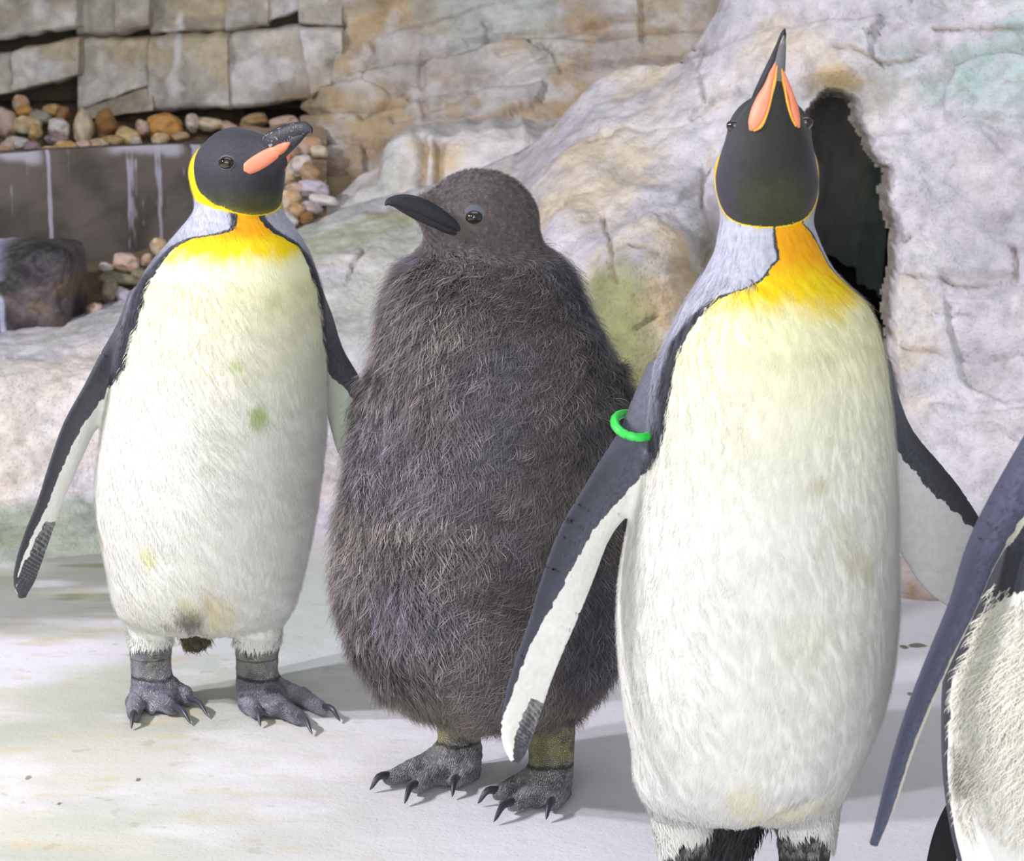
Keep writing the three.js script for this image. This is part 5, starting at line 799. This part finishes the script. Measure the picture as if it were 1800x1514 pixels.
// ---------------------------------------------------------------- third adult, cut by the right picture edge
{
  const Z = 2.56, base = [gp(1900, 1700)[0], 0, gp(1900, 1700)[2]];
  const A = adult({
    Z, base, label: 'dirty-bellied king penguin cut off by the right edge of the picture', lo: [0.36, -0.004, -2.82], hi: [0.80, 0.93, -2.28], cell: 0.004,
    rows: [[440, 1895, 2035, 0.05, 0], [480, 1888, 2040, 0.056, 0], [520, 1876, 2052, 0.066, 0], [560, 1862, 2070, 0.08, 0.0], [620, 1850, 2096, 0.1, 0.006], [700, 1838, 2130, 0.12, 0.012], [770, 1816, 2148, 0.13, 0.016], [850, 1780, 2160, 0.14, 0.02], [950, 1740, 2170, 0.148, 0.024], [1050, 1710, 2178, 0.15, 0.026], [1120, 1684, 2180, 0.152, 0.028], [1180, 1661, 2180, 0.153, 0.03], [1300, 1655, 2174, 0.15, 0.03], [1400, 1661, 2160, 0.14, 0.028], [1500, 1680, 2130, 0.12, 0.022], [1560, 1706, 2096, 0.1, 0.015], [1600, 1760, 2050, 0.07, 0.01], [1622, 1840, 1980, 0.03, 0]],
    nape: [[1962, 430, 84, -0.02]],
    thighs: [[1790, 1520, 1796, 1640, 66, 42, 0.01, 0], [2030, 1520, 2026, 1640, 66, 46, 0.01, 0]],
    head: [[1964, 380, 0, 76, 1964, 420, 0.01, 82], [1970, 370, 0.02, 50, 2040, 340, 0.03, 20]],
    maskEdge: () => 0.0, mask: (p) => mul(C(50, 50, 58), 1 + 0.22 * noise(p[0] * 420, p[1] * 420, p[2] * 420)), collar: (p, py, e) => (py < 540 && e < 0.012 ? 1 : 0),
    white: [[540, -4, 40], [600, -20, 60], [700, -26, 80], [800, -24, 90], [900, -31, 96], [970, -45, 96], [1010, -61, 96], [1037, -69, 98], [1113, -72, 100], [1172, -79, 100], [1250, -81, 110], [1600, -82, 118]],
    bib: bibColors([560, 640], [620, 700], [700, 850], [800, 1000]), band: () => 80, silver: [-760, -560],
    stains: [[1770, 1170, 40, 130, C(150, 142, 116), 0.75], [1730, 1230, 26, 110, C(180, 172, 150), 0.6], [1706, 1215, 20, 50, C(150, 146, 142), 0.6], [1790, 1120, 40, 90, C(136, 126, 96), 0.75], [1800, 1290, 60, 90, C(190, 182, 158), 0.6], [1690, 1165, 24, 26, C(150, 140, 146), 0.6], [1742, 1100, 20, 40, C(222, 220, 190), 0.4]],
    wings: [
      { st: [[1900, 610, 1960, 700, -0.04, 0.03, 0.019], [1836, 710, 1890, 800, 0.02, 0.06, 0.018], [1796, 776, 1840, 862, 0.05, 0.08, 0.017], [1742, 870, 1786, 930, 0.08, 0.085, 0.015], [1704, 955, 1742, 1002, 0.095, 0.08, 0.013], [1676, 1052, 1708, 1078, 0.105, 0.08, 0.011], [1640, 1140, 1670, 1156, 0.115, 0.085, 0.0095], [1604, 1228, 1630, 1252, 0.12, 0.09, 0.008], [1576, 1312, 1600, 1330, 0.125, 0.1, 0.007], [1554, 1392, 1578, 1400, 0.13, 0.11, 0.006], [1540, 1448, 1556, 1454, 0.132, 0.12, 0.005], [1532, 1484, 1538, 1490, 0.132, 0.13, 0.004]],
        color: (() => { const e = wingColor(curve([[0, -1.5], [1, -1.5]]), null, [0.8, 0.8, 0.76], 0.42); const edge = curve([[0, -1.1], [0.2, -0.93], [0.4, -0.68], [0.55, -0.32], [0.7, -0.15], [0.85, -0.25], [1, -0.5]]); return (k, p) => (k.u + 0.1 * noise(p[0] * 120, p[1] * 120, p[2] * 120) < edge(k.t)[0] && k.v > -0.8 ? C(206, 204, 190) : e(k, p)); })() },
      { st: [[2120, 700, 2100, 800, -0.02, 0, 0.018], [2190, 860, 2130, 920, -0.02, 0, 0.013], [2230, 1050, 2170, 1080, -0.01, 0, 0.01], [2240, 1230, 2200, 1240, 0, 0, 0.007]], color: wingColor(curve([[0, -1.5], [1, 0.5]]), null) },
    ],
    feet: [
      { top: [1796, 1645], ankle: [1800, 1700], r: [40 * px2m(Z), 0.027], toes: toeSet([[1780, 1732, 1762, 1764, 1754, 1786, 1746, 1820], [1806, 1736, 1812, 1772, 1818, 1800, 1824, 1836], [1830, 1730, 1856, 1758, 1872, 1776, 1890, 1806]]) },
      { top: [2026, 1645], ankle: [2026, 1700], r: [42 * px2m(Z), 0.028], toes: toeSet([[2000, 1732, 1980, 1764, 1970, 1786, 1960, 1820], [2030, 1736, 2036, 1772, 2040, 1800, 2046, 1836], [2054, 1730, 2080, 1758, 2096, 1776, 2114, 1806]]) },
    ],
    darkLegs: true, cuff: (p) => 0.09 + 0.01 * noise(p[0] * 90, 3, p[2] * 90),
  });
  const P = A.part;
  P('bill', loft(path(Z, [[2030, 345, 0.03, 22, 16], [2090, 322, 0.04, 14, 11], [2150, 300, 0.05, 8, 7], [2185, 296, 0.055, 2, 2]])), hornMat);
  addEye(A.grp, base, A.f, 1985, 365, Z, 12 * A.m, null);
  P('tail', loft(path(Z, [[1702, 1395, -0.13, 24, 14], [1676, 1440, -0.14, 26, 13], [1660, 1490, -0.15, 28, 10], [1650, 1545, -0.155, 26, 7], [1646, 1590, -0.16, 12, 4]])), tailMat, 'dark tail behind the belly');
  strew(A.grp, 'loose_feathers', tuft(6, 0.35, 0.35, 0.035, 7, 0.85, 1.1), plumeMat, A.geo, base, 26000, (p, n) => {
    const py = A.pyOf(p); if (A.T.angle(p) < -77) return null; if (py < 985 || py > 1440 || n[2] < -0.1 || A.wings[0].d(...p) < 0.012) return null; const q = at(1800, py, Z)[0] - p[0]; if (q < 0) return null; const k = sm(985, 1060, py) * sm(1440, 1300, py); if (rnd() > k) return null;
    const dirty = fbm(p[0] * 40, p[1] * 14, 4, 3) + 0.35 * sm(0.06, 0.0, Math.abs(p[0] - at(1780, 1200, Z)[0])) ; return { dir: [0.25 * noise(p[0] * 40, p[1] * 40, 2) - 0.1, -1, 0], len: rr(0.01, 0.022), lift: rr(0.0, 0.12) * (py < 1240 ? 1.3 : 0.4), color: mix(mul(C(236, 234, 222), rr(0.85, 1.08)), mul(C(120, 112, 96), rr(0.6, 1.2)), clamp(sm(0.2, 0.55, dirty) * 0.6)) };
  });
}
// ---------------------------------------------------------------- the chick in brown down
{
  const Z = 3.27, m = px2m(Z), base = [gp(880, 1370)[0], 0, gp(880, 1370)[2]], pad = 0.019;
  const rows = [[400, 768, 935, 0.07, 0], [430, 748, 956, 0.08, 0], [460, 712, 986, 0.1, 0.004], [490, 678, 1013, 0.12, 0.008], [520, 664, 1033, 0.132, 0.01], [560, 658, 1054, 0.142, 0.012], [620, 652, 1080, 0.155, 0.014], [680, 644, 1096, 0.165, 0.016], [740, 632, 1101, 0.17, 0.018], [800, 620, 1099, 0.174, 0.02], [860, 608, 1095, 0.178, 0.02], [920, 599, 1091, 0.18, 0.02], [990, 595, 1089, 0.182, 0.02], [1050, 602, 1087, 0.182, 0.02], [1110, 617, 1083, 0.178, 0.018], [1170, 640, 1072, 0.166, 0.014], [1205, 676, 1048, 0.148, 0.01], [1230, 716, 1012, 0.122, 0.006], [1248, 780, 964, 0.08, 0]];
  const T = trunk(rows, Z, pad), hc = at(842, 380, Z - 0.02);
  const Fw = new THREE.Vector3(-0.93, 0.1, 0.36).normalize(), Up = new THREE.Vector3(0, 1, 0).addScaledVector(Fw, -Fw.y).normalize(), Sd = new THREE.Vector3().crossVectors(Fw, Up).normalize(), ar = (v) => [v.x, v.y, v.z];
  const prims = [[T.d, 0], [ellipsoid(hc, [0.066, 0.047, 0.054], ar(Fw), ar(Up), ar(Sd)), 0.03], [cone(at(815, 378, Z - 0.03), at(752, 366, Z - 0.06), 0.046, 0.02), 0.02], [cone(at(822, 400, Z - 0.03), at(768, 392, Z - 0.055), 0.036, 0.016), 0.02], [cone(at(850, 395, Z - 0.005), at(848, 470, Z), 0.066, 0.085), 0.04]];
  const wings = [flipper([[684, 640, 710, 720, 0.02, 0.09, 0.03], [652, 780, 682, 800, 0.03, 0.1, 0.026], [628, 900, 668, 920, 0.03, 0.115, 0.023], [620, 1010, 658, 1030, 0.03, 0.12, 0.02], [634, 1090, 660, 1100, 0.04, 0.11, 0.016], [648, 1140, 660, 1142, 0.05, 0.09, 0.01]], Z), flipper([[1052, 640, 1020, 700, -0.02, 0.07, 0.03], [1072, 760, 1044, 800, 0.0, 0.09, 0.026], [1078, 880, 1046, 920, 0.01, 0.1, 0.024], [1090, 1000, 1044, 1030, 0.01, 0.1, 0.02], [1078, 1110, 1040, 1120, 0.01, 0.09, 0.014]], Z)];
  const footA = { ankle: [808, 1304], top: [806, 1240], toes: toeSet([[782, 1324, 728, 1352, 686, 1368, 650, 1389], [806, 1332, 766, 1362, 732, 1382, 711, 1413], [838, 1330, 826, 1356, 802, 1372, 795, 1401]]) };
  const footB = { ankle: [970, 1346], top: [968, 1270], toes: toeSet([[940, 1362, 904, 1384, 878, 1394, 840, 1413], [958, 1374, 928, 1400, 904, 1414, 868, 1445], [986, 1368, 984, 1392, 972, 1412, 960, 1441]]) };
  const feet = [footA, footB].map((q) => footField(at(...q.top, -gp(...q.ankle, 0.04)[2]), gp(...q.ankle, 0.042), 0.034, 0.03, q.toes.map((t) => t.bones)));
  const f = (x, y, z) => { let d = T.d(x, y, z); for (let i = 1; i < prims.length; i++) d = smin(d, prims[i][0](x, y, z), prims[i][1]); for (const w of wings) d = smin(d, w.d(x, y, z), 0.018); if (y < 0.3) for (const q of feet) d = smin(d, q(x, y, z), y < 0.05 ? 0.003 : 0.008); return d; };
  const isSkin = (p) => p[1] < 0.115 && feet.some((q) => q(...p) < 0.003);
  const colorOf = (p) => { const [x, y, z] = p; if (isSkin(p)) { let c = mix(C(176, 170, 130), C(164, 164, 170), sm(0.065, 0.035, y)); c = mix(c, C(96, 96, 104), 0.6 * sm(-0.2, 0.5, noise(x * 70, y * 70, z * 70) + 0.4 * noise(x * 160, y * 160, z * 160))); c = mix(c, C(146, 140, 70), 0.5 * sm(0.1, 0.5, noise(x * 30, y * 30, z * 30 + 4)) * sm(0.03, 0.05, y)); return mix(c, C(40, 40, 38), 0.8 * sm(0.004, 0.001, Math.abs(y - 0.046 - 0.003 * noise(x * 60, 1, z * 60)))); } const n = fbm(x * 20, y * 20, z * 20, 3); return mix(mix(C(52, 48, 50), C(72, 66, 66), clamp(0.5 + n)), C(92, 84, 84), sm(at(840, 440, Z)[1] - 0.02, at(840, 440, Z)[1] + 0.02, y)); };
  const geo = skinned(f, [-0.30, -0.004, -3.54], [0.20, 0.90, -2.98], 0.0034, colorOf, isSkin, base, { levels: 1, eps: 0.22, uvOf: (p) => [p[0] + 0.4 * p[2], p[1] + 0.5 * p[2]] });
  const grp = thing('penguin_chick', 'fluffy brown penguin chick with a short dark bill, between two adult penguins', 'penguin', base);
  const skin = new THREE.MeshStandardMaterial({ vertexColors: true, roughness: 0.9 });
  mesh('body', geo, [skin, bareSkin], grp);
  const part = (n, g, mt, l) => { const q = mesh(n, shift(g, base), mt, grp); if (l) q.userData.label = l; return q; };
  const black = new THREE.MeshStandardMaterial({ color: new THREE.Color(...C(44, 44, 52)), roughness: 0.42, bumpMap: grainB, bumpScale: 0.001 });
  part('upper_bill', loft(path(Z, [[818, 409, 0.075, 3, 3], [796, 395, 0.082, 9, 7], [766, 377, 0.09, 14, 11], [738, 363, 0.098, 15, 12], [712, 356, 0.106, 14, 11], [694, 354, 0.113, 10, 8], [682, 356, 0.118, 6, 5.5], [677, 361, 0.12, 1.5, 1.5]])), black);
  part('lower_bill', loft(path(Z, [[818, 413, 0.072, 2, 2], [794, 405, 0.079, 8, 6], [764, 390, 0.088, 10, 7], [734, 377, 0.098, 10, 7], [708, 367, 0.107, 6, 5], [690, 361, 0.113, 1.5, 2]])), black);
  addEye(grp, base, f, 833, 382, Z, 15 * m, new THREE.MeshStandardMaterial({ color: new THREE.Color(...C(98, 99, 114)), roughness: 0.85 }), 1.44, 0.002);
  for (const q of [footA, footB]) for (const t of q.toes) { const e = t.bones[2], d = [t.claw[0] - e[0], 0, t.claw[2] - e[2]], l = Math.hypot(...d) || 1; part('claw', clawGeo([e[0] + d[0] / l * 0.002, 0.014, e[2] + d[2] / l * 0.002], t.claw, 0.0058), new THREE.MeshStandardMaterial({ color: new THREE.Color(...C(52, 54, 64)), roughness: 0.35 })); }
  // the down: thousands of small locks, shorter on the head, swirling on the breast
  const eyeP = meet(f, 833, 381, Z - 0.35, Z + 0.3).p, billA = at(808, 402, Z - 0.075), billB = at(690, 358, Z - 0.11), neckY = at(840, 440, Z)[1], footY = 0.112;
  const place = (p, n) => {
    const [x, y, z] = p; if (y < footY + 0.02 * noise(x * 40, 1, z * 40) || isSkin(p)) return null;
    const de = len3(x - eyeP[0], y - eyeP[1], z - eyeP[2]); if (de < 0.0165) return null;
    const b = [billB[0] - billA[0], billB[1] - billA[1], billB[2] - billA[2]], h = clamp(((x - billA[0]) * b[0] + (y - billA[1]) * b[1] + (z - billA[2]) * b[2]) / (b[0] * b[0] + b[1] * b[1] + b[2] * b[2])); if (len3(x - billA[0] - b[0] * h, y - billA[1] - b[1] * h, z - billA[2] - b[2] * h) < 0.0145) return null;
    const hd = sm(neckY - 0.03, neckY + 0.02, y);
    const sw = 1.15 * noise(x * 7, y * 7, z * 7) + 0.7 * noise(x * 18 + 3, y * 18, z * 18) + 0.4 * noise(x * 50, y * 50, z * 50), wisp = noise(x * 11 + 2, y * 11, z * 11);
    const down = [Math.sin(sw * 0.9), -Math.cos(sw * 0.9), 0.1]; const back = [0.9 + 0.2 * sw, -0.25 + 0.2 * sw, -0.4], dir = [0, 1, 2].map((k) => lerp(down[k], back[k], hd));
    const L = lerp(lerp(0.028, 0.046, clamp(0.5 + 0.7 * wisp)), 0.0065, hd) * rr(0.8, 1.2) * lerp(1, 0.75, sm(0.22, 0.13, y)), v = rr(0.45, 1.25), tn = fbm(x * 9 + 5, y * 9, z * 9, 3);
    let c = mix(C(106, 99, 101), C(134, 126, 124), clamp(0.5 + tn)); c = mix(c, C(112, 108, 124), 0.6 * sm(0, 0.35, noise(x * 13, y * 13, z * 13 + 7))); c = mix(c, C(124, 112, 92), 0.5 * sm(0.2, 0.13, y)); if (rnd() < 0.17) c = mul(c, 2.1); if (hd > 0.5) c = mix(c, C(122, 112, 112), 0.6);
    return { dir, len: L, lift: lerp(0.42 + 0.3 * rr(-1, 1) + 0.2 * wisp, 0.45, hd), wide: lerp(1, 1.5, hd), color: mul(c, v) };
  };
  [[0.4, 0.016], [0.8, 0.015], [1.2, 0.014]].forEach(([wig, w], i) => strew(grp, 'down', tuft(9, 0.2, wig, w, i), downMat, geo, base, [20000, 23000, 16000][i], place));
}
renderer.render(scene, camera);
